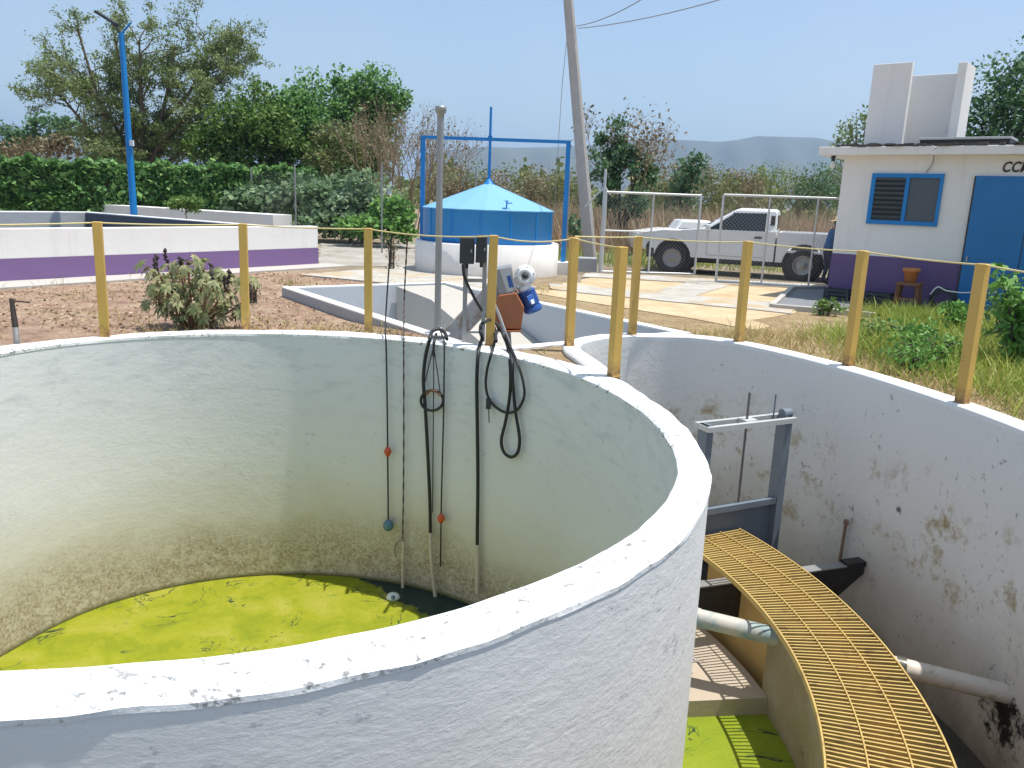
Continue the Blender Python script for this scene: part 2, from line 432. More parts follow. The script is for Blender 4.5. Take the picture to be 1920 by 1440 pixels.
def ground_mat():
    m, t, b = nt('bare soil')
    g, X, Y, Z = pos(t); P = g.outputs['Position']
    big = noise(t, .45, 5, .6, vec=P); mid = noise(t, 2.6, 6, .7, vec=P); fine = noise(t, 22, 6, .75, vec=P)
    red = ramp(t, mid, [(.30, (.31,.20,.155)), (.45, (.48,.315,.24)), (.58, (.59,.43,.31)), (.72, (.70,.57,.40))])
    tan = ramp(t, mid, [(.30, (.32,.23,.14)), (.5, (.52,.39,.23)), (.7, (.62,.49,.31))])
    far = ramp(t, mid, [(.3, (.26,.20,.14)), (.5, (.40,.33,.24)), (.7, (.48,.42,.32))])
    xs = math_(t, 'ADD', X, math_(t, 'MULTIPLY', math_(t, 'SUBTRACT', big, .5), 2.))
    c = mix(t, mapr(t, xs, -.6, .6), red, tan)
    ys = math_(t, 'ADD', Y, math_(t, 'MULTIPLY', math_(t, 'SUBTRACT', big, .5), 4.))
    c = mix(t, mapr(t, ys, 16.5, 18.5), c, far)
    c = mix(t, mapr(t, fine, .35, .75), mix(t, 1., c, (.62,.60,.58), 'MULTIPLY'), mix(t, 1., c, (1.15,1.15,1.12), 'MULTIPLY'))
    t.links.new(c, b.inputs['Base Color']); b.inputs['Roughness'].default_value = .95
    b.inputs['Specular IOR Level'].default_value = .1
    bump(t, b, math_(t, 'ADD', fine, math_(t, 'MULTIPLY', mid, 2.)), .9, .06)
    return m
M['ground'] = ground_mat()
def sand_mat():
    m, t, b = nt('ochre sand')
    g, X, Y, Z = pos(t); P = g.outputs['Position']
    mid = noise(t, 1.6, 6, .65, vec=P); fine = noise(t, 26, 5, .7, vec=P)
    c = ramp(t, mid, [(.3, (.46,.33,.20)), (.5, (.62,.47,.29)), (.7, (.70,.57,.39))])
    c = mix(t, mapr(t, fine, .35, .7), mix(t, 1., c, (.78,.76,.72), 'MULTIPLY'), c)
    t.links.new(c, b.inputs['Base Color']); b.inputs['Roughness'].default_value = .95
    bump(t, b, fine, .5, .03); return m
M['sand'] = sand_mat()
def gravel_mat():
    m, t, b = nt('pale gravel')
    g, X, Y, Z = pos(t); P = g.outputs['Position']
    mid = noise(t, 1.1, 6, .7, vec=P); fine = noise(t, 30, 5, .75, vec=P)
    c = ramp(t, mid, [(.32, (.30,.24,.18)), (.5, (.44,.40,.35)), (.7, (.56,.53,.48))])
    c = mix(t, mapr(t, fine, .35, .7), mix(t, 1., c, (.65,.64,.62), 'MULTIPLY'), c)
    t.links.new(c, b.inputs['Base Color']); b.inputs['Roughness'].default_value = .95
    bump(t, b, fine, .6, .03); return m
M['gravel'] = gravel_mat()
def slab_mat():
    m, t, b = nt('worn pale concrete')
    g, X, Y, Z = pos(t); P = g.outputs['Position']
    mid = noise(t, 1.9, 7, .7, vec=P); fine = noise(t, 28, 5, .7, vec=P); dust = noise(t, .9, 6, .7, vec=P)
    c = ramp(t, mid, [(.3, (.36,.33,.29)), (.5, (.50,.47,.42)), (.7, (.60,.57,.52))])
    c = mix(t, mapr(t, dust, .50, .62), c, (.50,.37,.21))
    c = mix(t, mapr(t, fine, .35, .65), mix(t, 1., c, (.8,.79,.77), 'MULTIPLY'), c)
    t.links.new(c, b.inputs['Base Color']); b.inputs['Roughness'].default_value = .9
    bump(t, b, fine, .4, .02); return m
M['path'] = slab_mat()
M['hill'] = paint('scrub covered hillside', (.10,.11,.075), .95, .35, .004, 0)

# ------------------------------------------------------------------ ring profiles of the tank
IN_PTS = [(170,3.02),(157,3.05),(147,3.14),(137.8,3.285),(129.2,3.33),(118,3.35),(104.4,3.32),(83.2,3.235),(71.1,3.195),(59,3.13),(38.7,3.05),(20.5,2.965),(1,2.975),(-12.3,3.04),(-21.3,3.07),(-33.2,3.09),(-41.6,3.085),(-53.1,3.09),(-64.6,3.08),(-74.1,3.063),(-83.2,3.035),(-110,3.05),(-150,3.12),(-180,3.04),(-205,3.02)]
OUT_PTS = [(147,3.42),(118,3.56),(104.4,3.53),(83.2,3.45),(71.1,3.42),(59,3.38),(45,3.37),(31.7,3.33),(20,3.20),(9.1,3.155),(-5.3,3.187),(-14.7,3.233),(-22.8,3.26),(-30.7,3.285),(-40.1,3.302),(-51.6,3.318),(-59.3,3.322),(-65.5,3.315),(-73.5,3.302),(-81.1,3.283),(-110,3.29),(-150,3.35),(-180,3.37),(-205,3.39)]
def pint(pts, th):
    xs = [p[0] for p in pts]; ys = [p[1] for p in pts]
    th = ((th + 205) % 360) - 205
    o = np.argsort(xs); return float(np.interp(th, np.array(xs)[o], np.array(ys)[o], period=360))
def r_in(th):  return np.mean([pint(IN_PTS, th + k) for k in (-6,-3,0,3,6)])
def r_out(th): return np.mean([pint(OUT_PTS, th + k) for k in (-6,-3,0,3,6)])
CH_PTS = [(45.5,5.62),(42,5.78),(38.3,5.80),(24.4,5.715),(16.6,5.675),(10.4,5.67),(3.7,5.69),(-30,5.70),(-120,5.70),(-138,5.6),(-148,5.0),(-156,4.2),(-163,3.45)]
def r_ch(th):
    xs = np.array([p[0] for p in CH_PTS])[::-1]; ys = np.array([p[1] for p in CH_PTS])[::-1]
    return float(np.interp(th, xs, ys))

# ------------------------------------------------------------------ round tank
tank = thing('round_tank', 'large round white plastered tank with a low band of green algae inside, nearest the camera', 'tank', (TC[0], TC[1], -3.2))
wall = MB(); rim = MB()
NT = 300
ths = [360*i/NT for i in range(NT)]
wob = [.006*math.sin(5*rad(a)+1) + .005*math.sin(13*rad(a)) + .004*math.sin(29*rad(a)+2) + .003*math.sin(61*rad(a)) for a in ths]
def ring_strip(mb, prof_fn, mis=None, ths=ths):
    n = len(ths); P = len(prof_fn(0)); vs = []
    for i in range(n): vs += [pol(r, ths[i], z) for r, z in prof_fn(i)]
    for j in range(P-1):
        fs = [(i*P+j, ((i+1) % n)*P+j, ((i+1) % n)*P+j+1, i*P+j+1) for i in range(n)]
        mb.add(vs, fs, (mis[j] if mis else 0), True)
RI = [r_in(a) for a in ths]; RO = [r_out(a) for a in ths]
ring_strip(wall, lambda i: [(RI[i], -3.2), (RI[i], -1.6), (RI[i], -.045)], [0, 0])
ring_strip(wall, lambda i: [(RO[i], -.045 + wob[i]), (RO[i], -1.6), (RO[i], -3.2)], [1, 1])
wall.build('wall', [M['tank_in'], M['tank_out']], tank)
rd = [.004*math.sin(17*rad(a)) + .004*math.sin(41*rad(a)+1) + .003*math.sin(83*rad(a)) for a in ths]
ring_strip(rim, lambda i: [(RI[i]-.004, -.045), (RI[i]-.003+rd[i]*.5, -.02), (RI[i]+.02, -.003+wob[i]*.4), (RI[i]+.06, .002+wob[i]*.5),
                           (RO[i]-.06+rd[i], .002+wob[i]*.5), (RO[i]-.02+rd[i], -.006+wob[i]*.6), (RO[i]+.004+rd[i]*.6, -.024+wob[i]), (RO[i]+.004, -.045+wob[i])])
rim.build('rim', M['rim'], tank)
mb = MB(); n = 120
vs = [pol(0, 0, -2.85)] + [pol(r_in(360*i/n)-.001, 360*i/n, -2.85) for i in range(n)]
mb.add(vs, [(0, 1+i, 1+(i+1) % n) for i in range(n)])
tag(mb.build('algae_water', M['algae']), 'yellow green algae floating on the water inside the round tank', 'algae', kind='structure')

# ------------------------------------------------------------------ outer ring channel
chan = thing('ring_channel_wall', 'white curved outer wall of the sunken channel at right, stained brown lower down', 'wall', (3.7, 6., -3.2))
inner = [pol(r_ch(a), a) for a in np.arange(-163, 46, 2.0)]
cap = [(1.35,9.17),(1.1,9.03),(.90,8.82),(.755,8.58),(.70,8.34),(.72,8.08),(.79,7.78),(.86,7.45),(.91,7.15),(.93,6.98)]
inner += [Vector((x, y, 0)) for x, y in cap]
nI = len(inner); outer = []
for i, p in enumerate(inner):
    t = inner[min(i+1, nI-1)] - inner[max(i-1, 0)]; t.normalize()
    nrm = Vector((t.y, -t.x, 0))
    wd = .185
    outer.append(p + nrm*wd)
def strip(mb, A, B, mi=0):
    k = len(A); mb.add(list(A)+list(B), [(i, i+1, k+i+1, k+i) for i in range(k-1)], mi, True)
Z = lambda L, z: [Vector((p.x, p.y, z)) for p in L]
wl = MB(); strip(wl, Z(inner, -3.2), Z(inner, -.05)); strip(wl, Z(outer, -3.2), Z(outer, -.05), 0)
wl.build('wall', M['chan_in'], chan)
rm = MB()
mid_i = [a.lerp(b, .08) for a, b in zip(inner, outer)]; mid_o = [a.lerp(b, .92) for a, b in zip(inner, outer)]
strip(rm, Z(inner, -.05), Z(inner, -.015)); strip(rm, Z(inner, -.015), Z(mid_i, .0)); strip(rm, Z(mid_i, .0), Z(mid_o, .0)); strip(rm, Z(mid_o, .0), Z(outer, -.02)); strip(rm, Z(outer, -.02), Z(outer, -.06))
rm.build('rim', M['chan_rim'], chan)

def sector(mb, r0, r1, a0, a1, z, step=2.0, mi=0):
    aa = np.linspace(a0, a1, max(2, int(abs(a1-a0)/step)))
    f0 = r0 if callable(r0) else (lambda a: r0); f1 = r1 if callable(r1) else (lambda a: r1)
    A = [pol(f0(a), a, z) for a in aa]; B = [pol(f1(a), a, z) for a in aa]
    k = len(aa); mb.add(A+B, [(i, i+1, k+i+1, k+i) for i in range(k-1)], mi)
mb = MB(); sector(mb, lambda a: r_out(a)-.02, 4.20, -165, 60, -2.55)
tag(mb.build('channel_algae', M['algae2']), 'bright green algae in the narrow channel beside the grating', 'algae', kind='structure')
mb = MB(); sector(mb, 4.05, lambda a: r_ch(min(a, 44))+.1, -165, 52, -2.62)
tag(mb.build('channel_floor', M['mud']), 'dark muddy floor of the outer channel', 'floor', kind='structure')

# wall carrying the walkway
aa = list(np.linspace(-150, 25.2, 130))
sw = MB()
def seg_wall(mb, r0, r1, z0, z1, aa, mi=0):
    for (A, za), (B, zb) in (((r0, z0), (r0, z1)), ((r0, z1), (r1, z1)), ((r1, z1), (r1, z0))):
        P = [pol(A, a, za) for a in aa] + [pol(B, a, zb) for a in aa]; k = len(aa)
        mb.add(P, [(i, i+1, k+i+1, k+i) for i in range(k-1)], mi, True)
    for a in (aa[0], aa[-1]):
        mb.add([pol(r0, a, z0), pol(r1, a, z0), pol(r1, a, z1), pol(r0, a, z1)], [(0,1,2,3)], mi)
seg_wall(sw, 4.17, 4.25, -3.1, -1.66, list(np.linspace(-150, 9., 110)));
tag(sw.build('channel_divider', M['beige_wall']), 'curved beige cement wall carrying the yellow grating walkway', 'wall')

sb = MB(); seg_wall(sb, 4.31, 4.58, -3.1, -1.70, aa)
tag(sb.build('walkway_beam', M['tan_beam']), 'tan painted concrete beam directly under the middle of the grating', 'beam')
# grating walkway
walk = thing('grating_walkway', 'curved mustard yellow steel grating walkway inside the channel', 'walkway', pol(4.4, 0, -1.62))
g = MB()
a0, a1 = -60., 26.7; step = math.degrees(.044/4.4); k = 0; a = a0
while a < a1:
    t = Vector((-math.sin(rad(a)), math.cos(rad(a)), 0)); rr = Vector((math.cos(rad(a)), math.sin(rad(a)), 0))
    jz = random.uniform(-.002, .002)
    if k % 17 == 5: jz += .003
    g.box(pol(4.395, a + random.uniform(-.05,.05), -1.618 + jz), (.70, .0125, .030), (rr, t, Vector((0,0,1))))
    a += step; k += 1
g.build('slats', M['yellow_grate'], walk)
fb = MB()
aa = list(np.linspace(a0, a1, 70))
for r, w, h in ((4.035, .012, .045), (4.757, .012, .045), (4.27, .009, .014), (4.515, .009, .014)):
    top = -1.598 if h > .03 else -1.594
    seg_wall(fb, r-w/2, r+w/2, top-h, top, aa)
fb.build('edge_bar', M['yellow_grate'], walk)

# sluice gate (stands across the channel)
sg_a = 26.0
sr = Vector((math.cos(rad(sg_a)), math.sin(rad(sg_a)), 0)); st = Vector((-math.sin(rad(sg_a)), math.cos(rad(sg_a)), 0)); up = Vector((0,0,1))
sluice = thing('sluice_gate', 'blue grey steel sluice gate frame with threaded stem, standing in the channel', 'sluice gate', pol(4.75, sg_a+.9, -2.5))
def sp(r, z, d=0): return pol(r, sg_a+1.0, z) + st*d
f_ = MB()
f_.box(sp(4.235, -1.5, .0), (.075, .13, 2.02), (sr, st, up)); f_.build('upright', M['gate_steel'], sluice)
f_ = MB(); f_.box(sp(5.225, -1.5, .0), (.085, .13, 2.02), (sr, st, up))
f_.build('upright', M['gate_steel'], sluice)
b_ = MB()
b_.box(sp(4.73, -.515, -.085), (1.08, .045, .05), (sr, st, up)); b_.box(sp(4.73, -.515, .085), (1.08, .045, .05), (sr, st, up))
b_.box(sp(4.74, -.500, 0), (.14, .125, .04), (sr, st, up)); b_.box(sp(4.215, -.515, 0), (.05, .125, .05), (sr, st, up)); b_.box(sp(5.245, -.515, 0), (.05, .125, .05), (sr, st, up))
b_.build('crosshead', M['galv_lt'], sluice)
p_ = MB(); p_.box(sp(4.73, -1.95, .02), (.90, .02, 1.16), (sr, st, up)); p_.build('blade', M['gate_steel'], sluice)
q_ = MB(); q_.box(sp(4.73, -1.36, -.02), (.90, .06, .06), (sr, st, up)); q_.build('stiffener', M['gate_steel'], sluice)
q_ = MB(); q_.box(sp(4.73, -1.85, -.01), (.90, .03, .05), (sr, st, up)); q_.build('stiffener', M['gate_steel'], sluice)
s_ = MB(); s_.tube([sp(4.73, -1.4), sp(4.73, -.22)], .012, 8); s_.build('stem', M['stem_grey'], sluice)
s_ = MB(); s_.tube([sp(5.12, -.55, .05), sp(5.12, -.28, .05)], .008, 6); s_.tube([sp(5.18, -.47, 0), sp(5.28, -.47, 0)], .05, 10); s_.build('knob', M['gate_steel'], sluice)
# cross wall under the gate
mb = MB(); mb.box(pol(4.6, sg_a+1.6, -2.85), (2.15, .14, .66), (sr, st, up))
tag(mb.build('cross_wall', M['chan_in']), 'dark low cross wall beneath the sluice gate', 'wall')
mb = MB(); mb.bar(pol(5.62, 21.3, -2.1), pol(5.64, 21.3, -1.45), .022, .022); mb.box(pol(5.64, 21.3, -1.46), (.035,.045,.05))
tag(mb.build('wall_bracket', M['rust']), 'thin rusty bracket upright on the channel wall right of the sluice gate', 'bracket')

# black baffle plate
ba = 18.4; br = Vector((math.cos(rad(ba)), math.sin(rad(ba)), 0)); bt = Vector((-math.sin(rad(ba)), math.cos(rad(ba)), 0))
baf = thing('baffle_plate', 'black steel baffle plate crossing the channel beneath the grating', 'baffle', pol(4.6, ba, -2.2))
poly = [pol(3.32, ba, -1.80), pol(5.66, ba, -1.775), pol(5.66, ba, -1.87), pol(5.30, ba, -2.14), pol(4.0, ba, -2.14), pol(3.7, ba, -2.02), pol(3.32, ba, -2.02)]
mb = MB(); mb.prism(poly, bt*.012); mb.build('plate', M['black_plate'], baf)
mb = MB(); mb.bar(pol(3.32, ba, -1.795)+bt*.05, pol(5.45, ba, -1.772)+bt*.05, .11, .012); mb.build('flange', M['galv'], baf)
mb = MB(); mb.bar(pol(5.46, ba, -1.772)+bt*.05, pol(5.67, ba, -1.77)+bt*.05, .11, .05); mb.build('clamp', M['black_plate'], baf)

# pipe crossing under the walkway
pp = thing('crossing_pipe', 'dusty white and teal pipe running under the grating to the stained outer wall', 'pipe', pol(4.5, 5, -1.95))
A = pol(3.12, 21, -1.80); B1_ = at(1440, 1186, -1.87); Bm = at(1590, 1225, -1.89); B2 = at(1830, 1285, -1.93); 
dirp = (B2 - A).normalized()
A = at(1290, 1156, -1.83) - dirp*.5
mb = MB(); mb.tube([A, A.lerp(B2, .52)], .075, 20); mb.build('teal_run', M['pvc'], pp)
mb = MB(); mb.tube([A.lerp(B2, .52), B2 + dirp*.28], .074, 20); mb.build('white_run', M['dirty_pvc'], pp)
mb = MB(); cB = at(1302, 1158, -1.85); mb.tube([cB - dirp*.06, cB + dirp*.04], .086, 20); mb.build('collar', M['dirty_pvc'], pp); mb = MB(); cA = at(1456, 1190, -1.87); mb.tube([cA - dirp*.03, cA + dirp*.06], .086, 20); mb.build('coupling', M['yellow'], pp)
mb = MB(); mb.tube([A.lerp(B2, .79), A.lerp(B2, .815)], .080, 20); mb.build('joint_band', M['mud'], pp)

# concrete step and screen in the narrow channel
mb = MB()
for (qa, qb, z1) in ((7.4, 25.5, -2.40),):
    ab = np.linspace(qa, qb, 20)
    seg_wall(mb, 3.12, 4.169, -2.7, z1, list(ab))
tag(mb.build('concrete_step', M['beige_step'], bevel=.02), 'beige concrete ledge beside the green water under the crossing pipe', 'step')
scr = thing('bar_screen', 'small rusty bar screen behind the concrete step', 'screen', pol(3.5, 15, -2.5))
mb = MB()
for i in range(12):
    a = 13.2 + i*.42
    mb.bar(pol(3.25, a, -2.36 + .0*i), pol(3.72, a, -2.28), .010, .012)
for r in (3.3, 3.45, 3.6, 3.70):
    mb.tube([pol(r, 13.0, -2.33 + (r-3.3)*.13), pol(r, 18.2, -2.33 + (r-3.3)*.13)], .007, 6)
mb.build('bars', M['slab'], scr)

# ------------------------------------------------------------------ buoys and floats on the water
tk = thing('water_float', 'small white float bobbing on the algae', 'float', at(737, 1121, -2.85))
mb = MB(); mb.lathe(at(737,1121,-2.85), [(0,-.03),(.06,-.02),(.08,.01),(.06,.04),(.02,.055),(0,.055)], 16); mb.build('body', M['white_plastic'], tk)
mb = MB(); mb.lathe(at(737,1121,-2.79), [(.02,-.01),(.022,.02),(0,.03)], 10); mb.build('cap', M['teal'], tk)
bp = at(966, 1090, -2.79)
tk = thing('drum_float', 'light blue drum floating by the wall in the shade', 'drum', (bp.x, bp.y, -2.85))
dx = Vector((.8,.6,0)); dy = Vector((-.6,.8,0))
mb = MB(); mb.lathe(bp - dx*.2, [(0,0),(.11,0),(.13,.02),(.13,.12),(.135,.14),(.13,.16),(.13,.36),(.11,.40),(0,.40)], 20, ax=(dy, up, dx)); mb.build('body', M['lt_blue'], tk)
mb = MB(); mb.tube([bp + up*.13 + dx*(-.05), bp + up*.17, bp + up*.13 + dx*.05], .012, 6); mb.build('handle', M['white_plastic'], tk)

# ------------------------------------------------------------------ yellow posts and ropes
PW = .084; PH = 1.13
post_me = MB(); post_me.box((0,0,PH/2-.02), (PW, PW, PH+.04)); post_me.box((0,0,.004), (.10,.10,.010))
proto = post_me.build('railing_post', M['post'], raw=True, bevel=.008)
posts = [((197,630), 0, 20, 'yellow post before the left half of the purple banded tank, tilting slightly'),
         ((461,615), 0, 12, 'yellow post at the right side of the castor plant'),
         ((691,622), 0, 5, 'yellow post over the concrete pit corner between castor plant and grey pole'),
         ((918,648), 0, 8, 'yellow post wrapped by black cables beside the two dark control boxes'),
         ((1067,648), 0, 18, 'yellow post where the two white rims meet, right of the blue motor'),
         ((1150,705), 0, 30, 'yellow post lowest on the round tank rim, right of centre'),
         ((1185,627), 0, 10, 'yellow post on the far channel rim tip before the left gate leaf'),
         ((1385,640), 0, 22, 'yellow post on the channel rim in front of the pickup door'),
         ((1590,685), 0, 28, 'yellow post on the channel rim in front of the purple house base'),
         ((1803,755), 0, 32, 'yellow post at the far right in front of the weeds and blue door')]
tops = []
for i, ((px, py), z, rz, lab) in enumerate(posts):
    p = at(px, py, 0)
    o = proto if i == 0 else proto.copy()
    if i: COL.objects.link(o)
    o.location = p; o.rotation_euler = (rad(random.uniform(-.6,.6)), rad(random.uniform(-.6,.6)), rad(rz))
    tag(o, lab, 'post', 'yellow railing posts round the tank and channel')
    tops.append(p + Vector((0,0,PH-.01)))
off1 = tops[0] + Vector((-.95, -1.75, -.005)); off2 = tops[9] + Vector((.02, -1.8, .0))
# one more post of each run just beyond the frame keeps the ropes tied to something
def sag(a, b, s, n=8, wig=0):
    return [a.lerp(b, i/n) + Vector((0,0,-4*s*(i/n)*(1-i/n) + wig*math.sin(i*1.7))) for i in range(n)]
rope = thing('guard_rope', 'thin yellow rope strung between the posts around the round tank', 'rope', tops[0])
mb = MB(); pts = sag(off1, tops[0], .01) + sag(tops[0], tops[1], .012) + sag(tops[1], tops[2], .012) + sag(tops[2], tops[3], .035, 10) + sag(tops[3], tops[4], .045, 10) + sag(tops[4], tops[5], .01) + [tops[5]]
mb.tube(pts, .0075, 6); mb.build('strand', M['rope'], rope)
rope = thing('guard_rope', 'thin yellow rope strung between the posts along the channel rim', 'rope', tops[6])
mb = MB(); pts = sag(tops[4] + Vector((0,0,.02)), tops[6], .006) + sag(tops[6], tops[7], .02) + sag(tops[7], tops[8], .015) + sag(tops[8], tops[9], .012) + sag(tops[9], off2, .012) + [off2]
mb.tube(pts, .0075, 6); mb.build('strand', M['rope'], rope)

# galvanised pole on the far rim
p0 = at(820, 626, 0)
gp = thing('galvanised_pole', 'bare grey galvanised pole on the tank rim left of the control boxes', 'pole', p0)
mb = MB(); mb.tube([p0, p0 + up*2.36], .036, 14); mb.build('shaft', M['galv'], gp)
mb = MB(); mb.lathe(p0 + up*2.33, [(.037,-.05),(.04,0),(.056,.012),(.060,.05),(.060,.075),(.0,.08)], 16); mb.build('cap', M['galv'], gp)
mb = MB(); mb.lathe(p0, [(.14,0),(.14,.015),(.06,.02),(.05,.07),(.0,.075)], 14); mb.build('base_flange', M['white_plastic'], gp)

# ------------------------------------------------------------------ cables hanging on the inner wall
def wpts(px, R=3.1):
    out = []
    for p in px:
        x, y = p[:2]
        q = on_cyl(x, y, R if len(p) < 3 else p[2]); out.append(q)
    return out
def smooth_path(P, n=6):
    P = [Vector(p) for p in P]; out = []
    for i in range(len(P)-1):
        p0, p1, p2, p3 = P[max(i-1,0)], P[i], P[i+1], P[min(i+2, len(P)-1)]
        for k in range(n):
            t = k/n
            out.append(.5*((2*p1) + (p2-p0)*t + (2*p0-5*p1+4*p2-p3)*t*t + (3*p1-p0-3*p2+p3)*t**3))
    return out + [P[-1]]
def R_at(px):   # wall radius minus clearance as a function of pixel column (far side)
    return {0: 3.17}.get(px, None)
def wall_px(x, y, clear=.05):
    R = 3.1
    for _ in range(4):
        q = on_cyl(x, y, R); th = math.degrees(math.atan2(q.y-TC[1], q.x-TC[0])); R = r_in(th) - clear
    return on_cyl(x, y, R)
def W(L, clear=.05): return [wall_px(x, y, clear) for x, y in L]
def rimp(x, y, z=.03): return at(x, y, z)

c = thing('float_cable', 'thin cable with a red float and a teal ball, leftmost of the hanging lines', 'cable', rimp(722, 632))
mb = MB(); path = [tops[2].lerp(tops[3], .2) + Vector((0,0,-.04)), atY(728,520,8.7), rimp(723,600,.16), rimp(723,632,.03)] + W([(724,650),(726,760),(727,860),(728,975)])
mb.tube(smooth_path(path), .009, 6); mb.build('line', M['black'], c)
q = wall_px(727, 847, .07); mb = MB(); mb.lathe(q - up*.05, [(0,0),(.02,.0),(.035,.03),(.042,.05),(.035,.075),(.02,.10),(0,.10)], 14); mb.build('float', M['red_float'], c)
q = wall_px(728, 985, .08); mb = MB(); mb.lathe(q - up*.07, [(0,0),(.03,.01),(.055,.04),(.06,.07),(.05,.105),(.025,.13),(0,.135)], 16); mb.build('ball', M['teal'], c)

c = thing('chain_line', 'thin steel chain ending in a hook and a pale pipe above the algae', 'chain', rimp(757, 634))
path = smooth_path([tops[2].lerp(tops[3], .33) + Vector((0,0,-.05)), rimp(758,560,.3), rimp(757,636,.02)] + W([(757,660),(757,860),(755,1010)]), 14)
mb = MB(); mb.tube(path, [.006 if i % 2 else .011 for i in range(len(path))], 6, smooth=False); mb.build('chain', M['bark_dark'], c)
mb = MB(); mb.tube(W([(756,1012),(748,1014),(741,1022),(739,1035),(742,1045)], .06), .010, 6); mb.build('hook', M['galv'], c)
mb = MB(); mb.tube(W([(756,1015),(755,1108)], .06), .018, 8); mb.build('pale_pipe', M['dirty_pvc'], c)

c = thing('pump_cable', 'thick black cable looped over the base of the grey pole, with a coil halfway down', 'cable', rimp(820, 626))
mb = MB()
path = [rimp(838,636,.05), rimp(834,624,.09), rimp(822,617,.12), rimp(810,622,.10), rimp(806,636,.05)] + W([(799,662),(795,690),(794,720),(797,760),(800,810),(803,870),(806,940),(807,1005)])
mb.tube(smooth_path(path), .019, 8)
mb.build('line', M['black'], c)
mb = MB(); mb.tube(W([(810+21*math.cos(a), 751+19*math.sin(a)) for a in np.linspace(0, 2*PI, 25)[:-1]], .07), .015, 6, closed=True); mb.build('coil', M['black'], c)
mb = MB(); mb.tube(smooth_path(W([(799,740),(806,733),(818,734),(826,742)], .08)), .013, 6); mb.build('tie', M['wood_dk'], c)
mb = MB(); mb.tube(smooth_path(W([(807,1000),(808,1040),(812,1085),(818,1134)], .07)), [.02]*19, 8); mb.build('pale_pipe', M['dirty_pvc'], c)

c = thing('float_cable', 'thin cable with one red float just right of the coiled black cable', 'cable', rimp(833, 640))
mb = MB(); mb.tube(smooth_path([rimp(826,622,.1), rimp(833,640,.02)] + W([(833,655),(832,760),(829,880),(827,970),(826,1062)])), .009, 6); mb.build('line', M['black'], c)
q = wall_px(827, 972, .07); mb = MB(); mb.lathe(q - up*.05, [(0,0),(.02,.0),(.035,.03),(.042,.05),(.035,.075),(.02,.10),(0,.10)], 14); mb.build('float', M['red_float'], c)

c = thing('tie_wire', 'thin wires spread in a narrow tent shape inside the black cable loop', 'wire', rimp(813, 650))
mb = MB()
for L in ([(813,650),(804,685),(797,715)], [(813,650),(819,690),(825,735)], [(813,650),(813,720),(812,830),(811,960)]): mb.tube(W(L, .06), .006, 5)
mb.tube([rimp(818,626,.06), rimp(814,642,.015)] + W([(813,652),(813,668)], .06), .014, 6)
mb.build('strands', M['black'], c)

c = thing('pump_cable', 'thick straight black cable hanging below the control boxes into a white pipe', 'cable', rimp(897, 650))
mb = MB(); path = [rimp(930,640,.1), rimp(926,612,.17), rimp(915,603,.22), rimp(903,608,.2), rimp(901,622,.15), rimp(904,634,.08), rimp(900,646,.03)] + W([(896,670),(894,720),(895,800),(896,900),(895,1000),(895,1025)])
mb.tube(smooth_path(path), .019, 8); mb.build('line', M['black'], c)
mb = MB(); mb.tube(W([(895,1022),(895,1112)], .06), .026, 10); mb.build('pale_pipe', M['dirty_pvc'], c)

c = thing('cable_loops', 'bundle of black cable hung in a wide loop and a long narrow loop', 'cable', rimp(935, 620))
mb = MB(); path = [rimp(905,606,.3), rimp(920,600,.27), rimp(935,612,.2), rimp(946,634,.09), rimp(952,652,.03)] + W([(957,690),(956,740),(948,790),(940,825),(945,848),(959,857),(971,847),(974,820),(967,775),(962,725),(960,680)]) + [rimp(955,654,.03), rimp(944,630,.12)]
mb.tube(smooth_path(path), .017, 8); mb.build('long_loop', M['black'], c)
mb = MB(); path = [rimp(938,610,.2), rimp(930,628,.12), rimp(926,648,.04)] + W([(921,664),(913,695),(911,725),(918,750),(936,768),(955,774),(972,766),(983,742),(980,712),(970,680)]) + [rimp(958,652,.05), rimp(948,628,.14)]
mb.tube(smooth_path(path), .014, 8); mb.build('wide_loop', M['black'], c)
q = wall_px(916, 757, .06); mb = MB(); mb.box(q, (.05,.05,.10)); mb.tube(W([(916,765),(917,792)], .06), .006, 5); mb.build('plug', M['dark_box'], c)

# ------------------------------------------------------------------ rectangular pit behind the tank
pu = Vector((-.57, .8216, 0)).normalized(); pn = Vector((.8216, .57, 0)).normalized()
U0, U1, N0, N1 = 6.95, 12.70, 4.45, 7.22; KZ = -.04; KW = .16
def pt(u, n_, z): return pu*u + pn*n_ + Vector((0,0,z))
pit = thing('concrete_pit', 'sunken rectangular concrete pit with white painted kerb behind the round tank', 'pit', pt(9.8, 5.8, -1.4))
mb = MB()
corners = [(U0,N0),(U1,N0),(U1,N1),(U0,N1)]
inn = [pt(u, n_, -1.4) for u, n_ in corners]; inT = [pt(u, n_, KZ-.02) for u, n_ in corners]
for i in range(4):
    j = (i+1) % 4; mb.add([inn[i], inn[j], inT[j], inT[i]], [(0,1,2,3)], 0)
mb.add(inn, [(0,1,2,3)], 0)
outc = [(U0-KW,N0-KW),(U1+KW,N0-KW),(U1+KW,N1+KW),(U0-KW,N1+KW)]
oT = [pt(u, n_, KZ-.02) for u, n_ in outc]; oB = [pt(u, n_, -.45) for u, n_ in outc]
for i in range(4):
    j = (i+1) % 4; mb.add([oB[i], oB[j], oT[j], oT[i]], [(0,1,2,3)], 1)
mb.build('walls', [M['pit_paint'], M['grey_cement']], pit)
kb = MB()
iT = [pt(u, n_, KZ) for u, n_ in corners]; oTT = [pt(u, n_, KZ) for u, n_ in outc]
